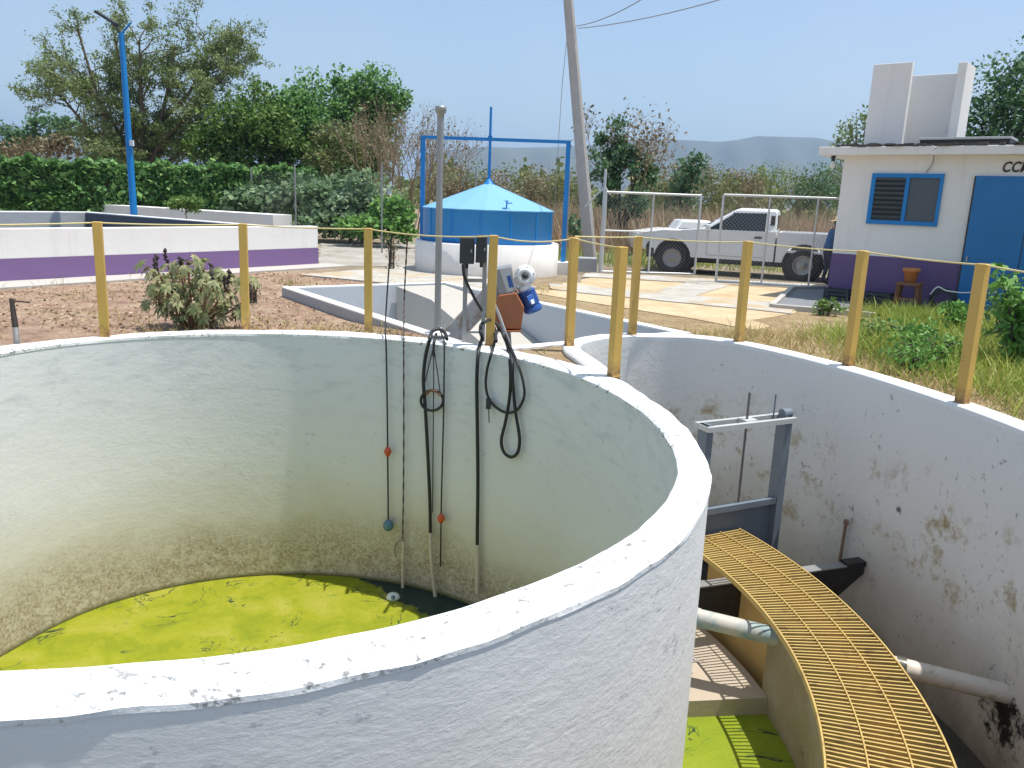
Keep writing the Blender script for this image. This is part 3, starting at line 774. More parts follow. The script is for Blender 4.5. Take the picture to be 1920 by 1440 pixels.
for i in range(4):
    j = (i+1) % 4
    kb.add([iT[i], iT[j], oTT[j], oTT[i], iT[i]-up*.02, iT[j]-up*.02, oTT[j]-up*.02, oTT[i]-up*.02], [(0,1,2,3),(0,4,5,1),(3,2,6,7)], 0)
kb.build('kerb', M['chan_rim'], pit)
rp = MB()
rp.prism([pt(12.65, 6.25, -1.39), pt(12.65, 6.25, KZ-.03), pt(11.4, 6.25, -.15), pt(8.6, 6.25, -.95), pt(8.2, 6.25, -1.39)], pn*.95)
rp.build('ramp', M['rough_concrete'], pit)

# control boxes on their stand
cs0 = at(872, 640, -.03)
stand = thing('control_stand', 'grey steel stand with bent legs and crossbars holding the control boxes', 'stand', cs0)
cx_ = Vector((1,.05,0)).normalized()
L1 = at(870, 640, -.03); L2 = at(905, 640, -.03); HS = 1.12
mb = MB(); mb.bar(L1, L1 + up*(HS-.27), .045, .045, up=(0,1,0)); mb.bar(L1+up*(HS-.27), L1 + up*HS + cx_*.02, .04, .04, up=(0,1,0)); mb.build('leg', M['galv'], stand)
mb = MB(); mb.bar(L2, L2 + up*HS, .045, .045, up=(0,1,0)); mb.build('leg', M['galv'], stand)
mb = MB(); mb.bar(L1 + up*.66, L2 + up*.66, .035, .035); mb.build('crossbar', M['galv'], stand)
mb = MB(); mb.bar(L1+up*.1, L2+up*.1, .02, .02); mb.build('crossbar', M['galv'], stand)
for (x0, x1, y0, y1, lab) in ((863,889,446,493,'dark control box with a blank front, the left one on the stand'), (893,913,442,491,'dark control box half hidden by a yellow post, right one on the stand')):
    c0 = atY((x0+x1)/2, (y0+y1)/2, L1.y - .06); w_ = (x1-x0)/F*8.7; h_ = (y1-y0)/F*8.7
    bx = thing('control_box', lab, 'control box', c0 - up*h_/2)
    mb = MB(); mb.box(c0, (w_, .13, h_)); mb.build('housing', M['dark_box'], bx, bevel=.008)
    mb = MB(); mb.box(c0 - Vector((0,.072,0)), (w_*.9, .012, h_*.92)); mb.build('door', M['dark_box'], bx, bevel=.004)
    mb = MB(); mb.box(c0 + Vector((w_*.32,-.082,0)), (.018,.01,.03)); mb.build('latch', M['galv'], bx)
    mb = MB(); mb.tube([c0 - up*h_/2, c0 - up*(h_/2+.05)], .016, 8); mb.build('gland', M['black'], bx)
c = thing('conduit_cable', 'black conduit dropping from the left control box to the machine', 'cable', L1)
mb = MB(); mb.tube(smooth_path([atY(868,495,8.42), atY(871,520,8.42), atY(884,548,8.5), atY(897,572,8.55), atY(908,588,8.6), atY(926,610,8.7)]), .016, 8); mb.build('line', M['black'], c)

# inclined screening machine with orange chute and blue motor
mp = at(955, 640, -.05)
MY = 9.25
def mq(x, y, d=0.): return atY(x, y, MY + d)
mach = thing('screening_machine', 'inclined grey screening machine with rust orange discharge hopper and blue motor', 'machine', (mp.x, MY, -.05))
mb = MB()
mb.bar(mq(838,640,.1), mq(958,512,.1), .22, .22, up=(0,-1,.2)); mb.build('trough', M['galv_dirty'], mach, bevel=.02)
mb = MB()
mb.prism([mq(929,505,-.2), mq(958,500,-.2), mq(966,540,-.2), mq(962,566,-.2), mq(940,560,-.2), mq(932,540,-.2)], Vector((0,.36,0))); mb.build('housing', M['galv'], mach, bevel=.012)
mb = MB(); mb.prism([mq(937,507,-.212), mq(956,503,-.212), mq(962,545,-.212), mq(951,548,-.212)], Vector((0,.01,0))); mb.build('cover_plate', M['galv_lt'], mach)
mb = MB(); mb.prism([mq(950,518,-.218), mq(957,516,-.218), mq(963,538,-.218), mq(955,540,-.218)], Vector((0,.008,0))); mb.build('nameplate', M['blue_motor'], mach)
mb = MB()
mb.prism([mq(935,554,-.24), mq(968,549,-.24), mq(983,577,-.24), mq(977,617,-.24), mq(931,617,-.24), mq(923,578,-.24)], Vector((0,.36,0))); mb.build('hopper', M['orange'], mach, bevel=.012)
mb = MB(); mb.bar(mq(934,616.5,-.08), mq(977,616.5,-.08), .40, .014); mb.build('lip', M['orange'], mach)
cg = mq(984, 516, -.05); gax = (Vector((1,0,0)), up, Vector((0,1,0)))
mb = MB(); mb.lathe(cg, [(0,-.10),(.045,-.10),(.05,-.115),(.082,-.115),(.086,-.10),(.09,-.085),(.118,-.08),(.122,-.07),(.122,-.02),(.105,0),(.105,.12),(0,.14)], 28, ax=gax); gbx = mb.build('gearbox', M['white_plastic'], mach)
mb = MB(); mb.box(cg + Vector((-.05,.02,-.09)), (.20,.16,.12)); mb.build('foot', M['white_plastic'], gbx, bevel=.02)
for k in range(6):
    a = 2*PI*k/6 + .3; mb = MB(); mb.lathe(cg + Vector((math.cos(a)*.104, -.084, math.sin(a)*.104)), [(0,-.010),(.008,-.010),(.008,.01)], 8, ax=gax); mb.build('bolt', M['galv'], gbx)
mb = MB(); mb.lathe(cg, [(0,-.135),(.028,-.135),(.032,-.10)], 14, ax=gax); mb.build('hub', M['chrome_dk'], gbx)
m0 = mq(984, 540, -.05); m1 = mq(1003, 588, -.05); md = (m1-m0).normalized(); mx = md.orthogonal().normalized(); my = md.cross(mx)
mb = MB(); mb.lathe(m0, [(0,-.04),(.085,-.04),(.085,.02),(.075,.03)], 20, ax=(mx,my,md)); mb.build('adapter', M['white_plastic'], mach)
mot = MB(); prof = [(0,.03),(.10,.03)]
for k in range(9): prof += [(.105, .035+k*.02), (.105, .045+k*.02), (.090, .047+k*.02), (.090, .053+k*.02)]
prof += [(.108,.225),(.11,.27),(.09,.295),(.03,.30),(0,.30)]
mot.lathe(m0, prof, 28, ax=(mx,my,md), smooth=False); mo = mot.build('motor', M['blue_motor'], mach)
mb = MB(); mb.box(m0 + md*.14 + Vector((.02,-.115,.02)), (.10,.05,.10), (mx, Vector((0,1,0)), md)); mb.build('terminal_box', M['blue_motor'], mo, bevel=.008)
mb = MB(); mb.box(m0 + md*.17 + Vector((.025,-.143,.02)), (.05,.006,.05), (mx, Vector((0,1,0)), md)); mb.build('plate', M['white_plastic'], mo)
mb = MB(); mb.bar(mq(950,560,.12), mq(956,660,.12), .05); mb.build('support_leg', M['galv'], mach)
mb = MB(); mb.bar(mq(925,560,-.22), mq(957,650,-.30), .025); mb.build('brace', M['galv_lt'], mach)

# ------------------------------------------------------------------ ground sheet with openings for tank and pit
h1 = []
k45 = [i for i, p in enumerate(outer)]
h1 += [p.xy for p in outer if math.hypot(p.x-TC[0], p.y-TC[1]) > r_out(math.degrees(math.atan2(p.y-TC[1], p.x-TC[0]))) + .03]
end = h1[-1]; th_end = math.degrees(math.atan2(end.y-TC[1], end.x-TC[0]))
start = h1[0]; th_st = math.degrees(math.atan2(start.y-TC[1], start.x-TC[0])) % 360
for a in np.arange(th_end+2, th_st-1, 2.): h1.append(pol(r_out(a)-.02, a).xy)
h2 = [pt(u, n_, 0).xy for u, n_ in [(U0-KW+.01,N0-KW+.01),(U1+KW-.01,N0-KW+.01),(U1+KW-.01,N1+KW-.01),(U0-KW+.01,N1+KW-.01)]]
def dense(poly, d=.35):
    out = []
    for i in range(len(poly)):
        a, b = Vector(poly[i]), Vector(poly[(i+1) % len(poly)]); n = max(1, int((b-a).length/d))
        out += [a.lerp(b, k/n) for k in range(n)]
    return out
h2 = dense(h2)
def inside(p, poly):
    x, y = p; c = False; n = len(poly); j = n-1
    for i in range(n):
        xi, yi = poly[i]; xj, yj = poly[j]
        if (yi > y) != (yj > y) and x < (xj-xi)*(y-yi)/(yj-yi)+xi: c = not c
        j = i
    return c
pts2 = [Vector(p) for p in h1] + [Vector(p) for p in h2]
edges = [(i, (i+1) % len(h1)) for i in range(len(h1))] + [(len(h1)+i, len(h1)+(i+1) % len(h2)) for i in range(len(h2))]
grid = []
for x in np.arange(-14, 14.1, .5):
    for y in np.arange(-8, 26.1, .5): grid.append((x + random.uniform(-.1,.1), y + random.uniform(-.1,.1)))
for r in (22,30,42,60,90,140,220,380,700,1300,2400,4200):
    for k in range(40): a = 2*PI*k/40; grid.append((r*math.cos(a), 8 + r*math.sin(a)))
hl1 = [tuple(p) for p in h1]; hl2 = [tuple(p) for p in h2]
grid = [p for p in grid if not inside(p, hl1) and not inside(p, hl2)]
allp = pts2 + [Vector(p) for p in grid]
vo, eo, fo, *_ = geometry.delaunay_2d_cdt(allp, edges, [], 0, 1e-5)
mb = MB(); fs = []
for f in fo:
    cc = sum((vo[i] for i in f), Vector((0,0)))/len(f)
    if not inside(cc, hl1) and not inside(cc, hl2): fs.append(list(f))
mb.add([(v.x, v.y, gz(v.x, v.y)) for v in vo], fs, 0, True)
tag(mb.build('ground', M['ground']), 'reddish and tan bare soil ground', 'ground', kind='structure')

# ------------------------------------------------------------------ slabs, paths, sand lying on the ground
def patch(name, poly, h, mat, label, cat, kind='structure', n=14, wobble=.05):
    """a thin slab following the ground between two long edges: poly = 4 corners"""
    a, b, c_, d_ = [Vector(p).to_3d() if len(p) == 2 else Vector(p) for p in poly]
    mb = MB(); vs = []; k = n+1
    for i in range(k):
        s = i/n; p, q = a.lerp(b, s), d_.lerp(c_, s)
        for j in range(5):
            w = p.lerp(q, j/4); w = w + Vector((random.gauss(0,1), random.gauss(0,1), 0))*(wobble if j in (0,4) else wobble*.3); vs.append(Vector((w.x, w.y, gz(w.x, w.y) + h)))
    fs = [(i*5+j, (i+1)*5+j, (i+1)*5+j+1, i*5+j+1) for i in range(n) for j in range(4)]
    mb.add(vs, fs, 0, True)
    rim_ = [i*5 for i in range(k)] + [(k-1)*5+j for j in range(1,5)] + [i*5+4 for i in range(k-2,-1,-1)] + [j for j in range(3,0,-1)]
    L = [vs[i] for i in rim_]; m_ = len(L)
    mb.add(L + [p - up*(h+.1) for p in L], [(i, (i+1) % m_, m_+(i+1) % m_, m_+i) for i in range(m_)], 0)
    return tag(mb.build(name, mat), label, cat, kind=kind)
G = lambda x, y, z=-.2: at(x, y, z)
patch('sand_yard', [G(985,548), G(1135,519), G(1540,541), G(1420,612,-.14)], .012, M['sand'], 'ochre sandy yard in front of the gate', 'sand', wobble=.12)
patch('path', [G(1030,534), G(1500,574), G(1480,590), G(1030,545)], .03, M['path'], 'pale concrete strip crossing the sandy yard', 'path')
patch('path_branch', [G(1300,528), G(1385,532), G(1290,560), G(1200,554)], .026, M['path'], 'pale concrete ribbon leading to the gate', 'path')
patch('gate_apron', [G(1100,513), G(1560,537), G(1545,545), G(1090,521)], .034, M['path'], 'pale concrete apron under the gate', 'pavement')
patch('walk', [G(560,517), G(775,500), G(1010,541), G(880,548)], .03, M['path'], 'pale concrete walk in front of the gas holder', 'path')
patch('gravel_yard', [G(596,498), G(600,455), G(780,455), G(775,502)], .012, M['gravel'], 'pale gravel yard between the block tank and the gas holder', 'gravel')

# ------------------------------------------------------------------ long block tank at left
bd = Vector((.579, .815, 0)).normalized(); bk = Vector((-.815, .579, 0)).normalized()
B1 = at(597, 497, -.2); BZ = .70; BL = 12.; BW = 10.4; TH = .25
blk = thing('settling_tank', 'long low white rectangular tank with a purple band along its base', 'tank', B1)
mb = MB()
def blkwall(p, q, z0, z1, thick, inward):
    mb.prism([p + up*(z0), q + up*(z0), q + up*(z1), p + up*(z1)], inward*thick)
O = Vector((B1.x, B1.y, 0))
blkwall(O - bd*BL, O, .20, BZ, TH, bk); blkwall(O + bk*TH, O + bk*(BW-TH), .20, BZ-.07, TH, -bd)
blkwall(O - bd*BL + bk*(BW-TH), O + bk*(BW-TH), .20, BZ-.07, TH, bk)
mb.build('walls', M['white_wall'], blk, bevel=.01)
mb = MB(); e = Vector((.815,-.579,0))*.004
mb.prism([O - bd*BL + e + up*-.26, O + bd*.004 + e + up*-.26, O + bd*.004 + e + up*.20, O - bd*BL + e + up*.20], bk*(TH))
mb.prism([O + bd*.004 + bk*TH + up*-.26, O + bd*.004 + bk*BW + up*-.26, O + bd*.004 + bk*BW + up*.199, O + bd*.004 + bk*TH + up*.199], -bd*TH)
mb.prism([O - bd*BL + bk*(BW-TH) + up*-.26, O - bd*TH + bk*(BW-TH) + up*-.26, O - bd*TH + bk*(BW-TH) + up*.199, O - bd*BL + bk*(BW-TH) + up*.199], bk*TH)
mb.build('band', M['purple'], blk)
mb = MB(); I0 = O - bd*(BL) + bk*TH; I1 = O - bd*TH + bk*TH; I2 = O - bd*TH + bk*(BW-TH); I3 = O - bd*BL + bk*(BW-TH)
mb.add([I0 + up*.1, I1 + up*.1, I2 + up*.1, I3 + up*.1], [(0,1,2,3)]); mb.build('dark_inside', M['dark_inside'], blk)
mb = MB()
mb.prism([I1 - bd*.004 + up*.1, I2 - bd*.004 + up*.1, I2 - bd*.004 + up*(BZ-.10), I1 - bd*.004 + up*(BZ-.10)], -bd*.01)
mb.build('inner_face', M['dark_inside'], blk)  # end wall face with shade in its colour; the lit back face is grey
mb = MB(); mb.prism([I2 - bk*.004 + up*.1 - bd*.02, I3 - bk*.004 + up*.1, I3 - bk*.004 + up*(BZ-.10), I2 - bk*.004 - bd*.02 + up*(BZ-.10)], -bk*.01)
mb.build('inner_face', M['grey_cement'], blk)
patch('apron', [O - bd*BL - bk*1.0, O + bd*.3 - bk*.75, O + bd*.3 - bk*.0, O - bd*BL - bk*.0], .035, M['slab'], 'pale concrete apron along the foot of the purple band', 'pavement', n=30, wobble=.02)
mb = MB(); q0 = atY(512, 413, 27.); q1 = atY(180, 400, 33.)
qd = (Vector((q1.x-q0.x, q1.y-q0.y, 0))).normalized()
mb.prism([Vector((q0.x,q0.y,-.25)), Vector((q0.x,q0.y,.68)), Vector((q1.x,q1.y,.66)), Vector((q1.x,q1.y,-.25))], Vector((-qd.y, qd.x, 0))*-.8)
tag(mb.build('low_wall', M['white_wall'], bevel=.01), 'low plain white block wall behind the purple banded tank', 'wall')
mb = MB(); q0 = atY(255, 392, 36.); q1 = atY(-150, 380, 32.)
mb.prism([Vector((q0.x,q0.y,-.25)), Vector((q0.x,q0.y,.64)), Vector((q1.x,q1.y,.72)), Vector((q1.x,q1.y,-.25))], Vector((0,.3,0)))
tag(mb.build('kerb_wall', M['grey_cement']), 'thin grey wall edge at far left in front of the hedge', 'wall')

# ------------------------------------------------------------------ gas holder
GC = Vector((-.70, 18.95, -.2)); GR = 1.67
gh = thing('gas_holder', 'blue cone roofed gas holder drum sitting in a white ring wall', 'gas holder', GC)
mb = MB(); mb.lathe(GC, [(GR,-.1),(GR,.68),(GR-.02,.70),(GR-.14,.70),(GR-.14,.25),(0,.25)], 64); o = mb.build('ring_wall', M['white_wall'], gh)
dr = 1.505
mb = MB(); mb.lathe(GC, [(dr,.26),(dr,1.42),(dr+.02,1.425)], 64); 
for k in range(14):
    a = 2*PI*(k+.35)/14; q = Vector((math.cos(a), math.sin(a), 0)); mb.box(GC + q*(dr+.002) + up*.84, (.012,.035,1.14), (q, up.cross(q), up))
mb.build('drum', M['blue'], gh)
mb = MB(); mb.lathe(GC, [(dr+.03,1.415),(dr+.03,1.435),(.10,2.0),(0,2.0)], 16, smooth=False); mb.build('cone_roof', M['blue_lt'], gh)
mb = MB(); mb.lathe(GC, [(.16,1.96),(.12,2.0),(.06,2.1),(.035,2.14)], 14); mb.tube([GC + up*2.1, GC + up*3.68], [.035, .028], 10); mb.build('guide_rod', M['blue'], gh)
fx = Vector((1.,-.03,0)).normalized()
ga, gb = GC - fx*1.53, GC + fx*1.68
gf = thing('guide_frame', 'tall blue steel goalpost frame over the gas holder', 'frame', GC + up*0)
mb = MB(); mb.bar(ga + up*.72, ga + up*2.94, .10, .10, up=(0,1,0)); mb.build('upright', M['blue'], gf)
mb = MB(); gb2 = gb + fx*.10; mb.bar(gb2 + up*.28, gb2 + up*2.94, .10, .10, up=(0,1,0)); mb.build('upright', M['blue'], gf)
mb = MB(); mb.bar(ga - fx*.05 + up*2.98, gb2 + fx*.05 + up*2.98, .07, .07); mb.build('crossbeam', M['blue'], gf)
mb = MB(); mb.box(GC + up*3.03, (.10,.10,.05)); mb.build('guide_ring', M['blue'], gf)
mb = MB(); mb.box(gb2 + up*.12 , (.42,.42,.34)); mb.build('footing', M['white_wall'], gf)
vv = atY(950, 383, 17.6)
vl = thing('roof_valve', 'small blue tap standing on the near rim of the gas holder roof', 'valve', vv - up*.08)
mb = MB(); mb.tube([vv - up*.10, vv + up*.06], .015, 8); mb.tube([vv + up*.02, vv + up*.03 + Vector((.12,0,0))], .012, 8); mb.build('body', M['blue'], vl)
mb = MB(); mb.lathe(vv + up*.06, [(.05,0),(.05,.015),(0,.02)], 10); mb.build('handwheel', M['blue_motor'], vl)

# ------------------------------------------------------------------ house
C0 = at(1550, 560, -.2); hd = Vector((.78, -.626, 0)).normalized(); hn = Vector((-.626, -.78, 0)).normalized(); hb = -hn
def hp(x, y, d=0.): return on_plane(x, y, C0, hn) + hn*d
H0 = Vector((C0.x, C0.y, 0)); HL, HD, HZ = 6.5, 3.8, 2.50
zb = hp(1557, 474).z
house = thing('pump_house', 'white flat roofed house with purple base, blue window and blue door', 'house', C0)
mb = MB(); mb.prism([H0 + up*zb, H0 + hd*HL + up*zb, H0 + hd*HL + up*HZ, H0 + up*HZ], hb*HD); mb.build('wall', M['white_wall'], house)
mb = MB(); Hq = H0 + hn*.006 - hd*.006
mb.prism([Hq + up*-.4, Hq + hd*(HL+.01) + up*-.4, Hq + hd*(HL+.01) + up*zb, Hq + up*zb], hb*(HD+.012)); mb.build('base_band', M['purple_dk'], house)
mb = MB(); R0 = H0 - hd*.40 + hn*.28
mb.prism([R0 + up*HZ, R0 + hd*(HL+.8) + up*HZ, R0 + hd*(HL+.8) + up*(HZ+.15), R0 + up*(HZ+.15)], hb*(HD+.56)); roof = mb.build('roof', M['white_wall'], house, bevel=.012)
mb = MB(); n = 44; prev = None; random.seed(3)
for i in range(n):
    s0 = .35 + i*.07; w_ = random.uniform(.06, .16)
    mb.box(R0 + hd*s0 + hb*(.10 + random.uniform(-.02,.05)) + up*(HZ+.155+random.uniform(0,.03)), (w_, random.uniform(.15,.3), random.uniform(.012,.05)), (hd, hb, (up + hd*random.uniform(-.3,.3)).normalized()))
mb.prism([R0 + hb*.15 + hd*.3 + up*(HZ+.152), R0 + hb*.15 + hd*(HL+.2) + up*(HZ+.152), R0 + hb*.15 + hd*(HL+.2) + up*(HZ+.18), R0 + hb*.15 + hd*.3 + up*(HZ+.18)], hb*3.5)
mb.build('roofing_felt', M['felt'], roof)
# window
wc = [hp(1637,325), hp(1772,326), hp(1757,424), hp(1622,420)]
s0 = (wc[0]-H0).dot(hd); s1 = (wc[1]-H0).dot(hd); z1 = (wc[0].z+wc[1].z)/2; z0 = (wc[2].z+wc[3].z)/2
def HP(s, z, d=0.): return H0 + hd*s + up*z + hn*d
win = MB()
fw = .075
for (a, b, c_, d_) in ((s0, s1, z1-fw, z1), (s0, s1, z0, z0+fw), (s0, s0+fw, z0+fw, z1-fw), (s1-fw*.7, s1, z0+fw, z1-fw), ((s0+s1)/2-.01, (s0+s1)/2+.055, z0+fw, z1-fw)):
    win.box(HP((a+b)/2, (c_+d_)/2, .022), (b-a, .044, d_-c_), (hd, hb, up))
w_o = win.build('window', M['blue'], house)
mb = MB(); mb.box(HP((s0+s1)/2, (z0+z1)/2, .006), (s1-s0-.02, .008, z1-z0-.02), (hd, hb, up)); mb.build('pane', M['glass'], w_o)
mb = MB(); nl = 9; sm_ = (s0+s1)/2
for i in range(nl):
    zz = z0+fw + (i+.5)*(z1-z0-2*fw)/nl
    tl = (up*.85 + hn*.5).normalized(); tn = tl.cross(hd).normalized()
    mb.box(HP((s0+fw+sm_-.01)/2, zz, .024), (sm_-.01-s0-fw, .005, .10), (hd, tn, tl))
    pass
mb.build('louvre', M['louvre'], w_o)
mb = MB(); mb.box(HP((sm_+.055+s1-.05)/2, (z0+z1)/2, .014), (s1-.05-sm_-.057, .006, z1-z0-2*fw-.004), (hd, hb, up)); mb.build('insect_screen', M['screen'], w_o)
# door
d0 = (hp(1832,330)-H0).dot(hd); dz = hp(1832,330).z
dr_ = MB(); dr_.box(HP(d0+.85, (dz-.18)/2, .03), (1.7, .05, dz+.18), (hd, hb, up)); do = dr_.build('door', M['blue_dk'], house, bevel=.006)
mb = MB(); mb.box(HP(d0-.012, (dz-.18)/2, .022), (.03, .045, dz+.18), (hd, hb, up)); mb.build('jamb', M['chrome_dk'], do)
mb = MB(); mb.box(HP(d0+.85, (dz-.18)/2, .058), (.012, .008, dz+.1), (hd, hb, up)); mb.build('leaf_seam', M['chrome_dk'], do)
mb = MB(); mb.box(HP(d0+.06, .75, .065), (.03, .03, .09), (hd, hb, up)); mb.build('hinge', M['galv'], do)
# lettering
cu = bpy.data.curves.new('lettering', 'FONT'); cu.body = 'CCM'; cu.size = .235; cu.extrude = .004; cu.shear = .22; cu.offset = .006; cu.space_character = 1.05
to = bpy.data.objects.new('tmp_text', cu); COL.objects.link(to)
dg = bpy.context.evaluated_depsgraph_get(); me = bpy.data.meshes.new_from_object(to.evaluated_get(dg)); bpy.data.objects.remove(to)
lo = bpy.data.objects.new('lettering', me); COL.objects.link(lo); me.materials.clear(); me.materials.append(M['letter'])
tp = hp(1877, 322) + hn*.008
R = Matrix((hd, up, hn)).transposed().to_4x4(); R.translation = tp - Vector(house.location)
lo.parent = house; lo.matrix_local = R @ Matrix.Diagonal((.78,1,1,1))
# eave lamp
lp = hp(1567, 306) - hd*.02 + hn*.10
lamp = thing('eave_lamp', 'small white bulb in a black socket under the left end of the eave', 'lamp', Vector((lp.x, lp.y, HZ)))
lp = Vector((lp.x, lp.y, HZ))
mb = MB(); mb.lathe(lp - up*.10, [(.0,-.01),(.03,0),(.034,.06),(.05,.10)], 12); mb.build('socket', M['black'], lamp)
mb = MB(); mb.lathe(lp - up*.24, [(0,0),(.035,.015),(.05,.05),(.045,.085),(.026,.12),(.024,.14)], 14); mb.build('bulb', M['white_plastic'], lamp)
c = thing('window_cable', 'thin grey cable running from the roof edge down to the window top', 'cable', hp(1760,286))
mb = MB(); mb.tube(smooth_path([R0 + hd*((hp(1760,286)-R0).dot(hd)) + up*(HZ+.12) + hn*.02, hp(1750,306,.06), hp(1737,324,.03)]), .011, 6); mb.build('line', M['galv'], c)
# flat panel lying on roof edge
pc0 = hp(1725, 279); pc1 = hp(1897, 281); sA = (pc0-R0).dot(hd); sB = (pc1-R0).dot(hd)
pl = thing('roof_panel', 'long pale flat panel lying on the roof edge, dark underneath', 'panel', R0 + hd*sA + up*(HZ+.2))
mb = MB(); mb.box(R0 + hd*((sA+sB)/2) + hb*.42 + up*(HZ+.275), (sB-sA, .7, .04), (hd, hb, up)); mb.build('sheet', M['galv_lt'], pl, bevel=.005)
mb = MB(); mb.box(R0 + hd*((sA+sB)/2) + hb*.44 + up*(HZ+.218), (sB-sA-.04, .66, .072), (hd, hb, up)); mb.build('underframe', M['chrome_dk'], pl)
# parapet box on the roof
RZ = HZ + .17
dl = (on_plane(1690, 272, C0, hn) - C0)
back = 1.1
def rp_(x, y, d): return on_plane(x, y, C0 + hb*d, hn)
par = thing('roof_parapet', 'tall white three sided masonry screen standing on the house roof', 'screen wall', H0 + up*RZ + hd*1.2 + hb*back)
def face(mbx, x0, x1, ytop, d, thick):
    a, b = rp_(x0, 200, d), rp_(x1, 200, d); zt = rp_((x0+x1)/2, ytop, d).z
    A_ = Vector((a.x, a.y, RZ)); B_ = Vector((b.x, b.y, RZ)); mbx.prism([A_, B_, B_ + up*(zt-RZ), A_ + up*(zt-RZ)], hb*thick)
mb = MB(); face(mb, 1628, 1700, 119, 1.0, .14); mb.build('left_panel', M['white_wall'], par, bevel=.01)
mb = MB(); face(mb, 1690, 1790, 140, 1.5, .14); mb.build('rear_panel', M['white_wall'], par, bevel=.01)
mb = MB(); face(mb, 1785, 1802, 117, 1.0, .75); mb.build('fin', M['white_wall'], par, bevel=.01)
# things at the foot of the house wall
ps = hp(1712, 560, .42); ps = Vector((ps.x, ps.y, -.2))
stl = thing('wooden_stool', 'brown wooden stool by the purple wall under a clay pot', 'stool', ps)
mb = MB(); mb.box(ps + up*.46, (.40,.32,.05), (hd,hb,up)); mb.build('seat', M['wood_dk'], stl, bevel=.008)
for a, b in ((-1,-1),(-1,1),(1,-1),(1,1)):
    mb = MB(); mb.bar(ps + hd*a*.19 + hb*b*.14, ps + hd*a*.15 + hb*b*.11 + up*.44, .05, .05, up=(0,1,0)); mb.build('leg', M['wood_dk'], stl)
mb = MB(); mb.bar(ps + hd*-.17 + hn*.13 + up*.2, ps + hd*.17 + hn*.13 + up*.2, .035); mb.build('stretcher', M['wood_dk'], stl)
pot = thing('clay_pot', 'orange clay flower pot standing on the wooden stool', 'pot', ps + up*.485)
mb = MB(); mb.lathe(ps + up*.485, [(0,0),(.095,0),(.12,.19),(.142,.19),(.145,.255),(.128,.255),(.12,.20),(0,.19)], 24); mb.build('body', M['terracotta'], pot)
pc_ = hp(1778, 552, .35); pc_ = Vector((pc_.x, pc_.y, .03))
coil = thing('hose_coil', 'coiled dark hose with a pale end leaning by the blue door', 'hose', pc_ - up*.2)
mb = MB()
for k in range(5): mb.tube([pc_ + hd*(.22-.02*k)*math.cos(a) + up*(.20-.018*k)*math.sin(a) + hn*(.02*k + .01*math.sin(3*a)) for a in np.linspace(0,2*PI,28)[:-1]], .014, 6, closed=True)
mb.build('loops', M['dark_box'], coil)
mb = MB(); mb.tube(smooth_path([pc_ + hd*-.2 + up*.08 + hn*.1, pc_ + hd*-.1 + up*.22 + hn*.11, pc_ + hd*.05 + up*.17 + hn*.1, pc_ + hd*.3 + up*.16 + hn*.1, pc_ + hd*.42 + up*.18 + hn*.1]), .012, 6); mb.build('pale_end', M['white_plastic'], coil)
for (x, y, lab) in ((1580, 560, 'black slatted plastic crate by the house corner'), (1655, 562, 'low dark crate against the purple wall left of the stool')):
    q = hp(x, y, .30); q = Vector((q.x, q.y, -.2))
    cr_ = thing('plastic_crate', lab, 'crate', q)
    mb = MB(); S = (.42,.3,.26)
    mb.box(q + up*.02, (S[0],S[1],.03), (hd,hb,up))
    for k in range(3):
        zz = .07 + k*.075
        for sgn in (-1,1):
            mb.box(q + hb*sgn*S[1]/2 + up*zz, (S[0],.014,.045), (hd,hb,up)); mb.box(q + hd*sgn*S[0]/2 + up*zz, (.014,S[1]-.02,.045), (hd,hb,up))
    for i in (-1,1):
        for j in (-1,1): mb.box(q + hd*i*S[0]/2 + hb*j*S[1]/2 + up*.13, (.035,.035,.24), (hd,hb,up))
    mb.build('sides', M['dark_box'], cr_)
# kerbed bed at the house corner
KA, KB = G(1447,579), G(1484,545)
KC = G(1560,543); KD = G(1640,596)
mb = MB()
for a, b in ((KA,KB),(KB,KC),(KA,KD)): mb.bar(a + up*.04, b + up*.04, .10, .10)
patch('corner_slab', [KA, KB, KC, KD], .035, M['slab_shade'], 'grey concrete slab at the house corner, darkened for the house shade', 'pavement', wobble=.01)
tag(mb.build('bed_kerb', M['slab'], bevel=.01), 'pale kerb edging the shaded bed at the house corner', 'kerb')

# ------------------------------------------------------------------ utility pole and wires
ub = atY(1108, 492, 22.); ub = Vector((ub.x, ub.y, -.2)); ut = atY(1058, -90, 21.2)
up_ = thing('utility_pole', 'tall leaning grey concrete utility pole behind the gas holder', 'utility pole', ub)
mb = MB(); mb.tube([ub, ub.lerp(ut, .5), ut], [.185, .15, .118], 10, smooth=False); mb.build('shaft', M['pole_concrete'], up_)
mb = MB(); mb.tube([ub.lerp(ut, .93) - (ut-ub).normalized()*.03, ub.lerp(ut,.93) + (ut-ub).normalized()*.03], .16, 12); mb.build('clamp', M['galv'], up_)
for pa, pb, lab in (((1080,49),(1230,-18),'steeper service wire running up right from the utility pole'), ((1084,53),(1420,-22),'shallower service wire running up right from the utility pole')):
    a = atY(*pa, 21.4); b = atY(*pb, 15.)
    w_ = thing('service_wire', lab, 'wire', a); mb = MB(); mb.tube(sag(a, b, .10, 10) + [b], .010, 5); mb.build('strand', M['galv'], w_)
w_ = thing('guy_wire', 'thin guy wire hanging left of the utility pole', 'wire', atY(1045, 260, 22.)); mb = MB(); mb.tube([atY(1064, 60, 21.5), atY(1054,160,21.8), atY(1043, 330, 22.2), atY(1036, 470, 22.6)], .008, 5); mb.build('strand', M['galv'], w_)

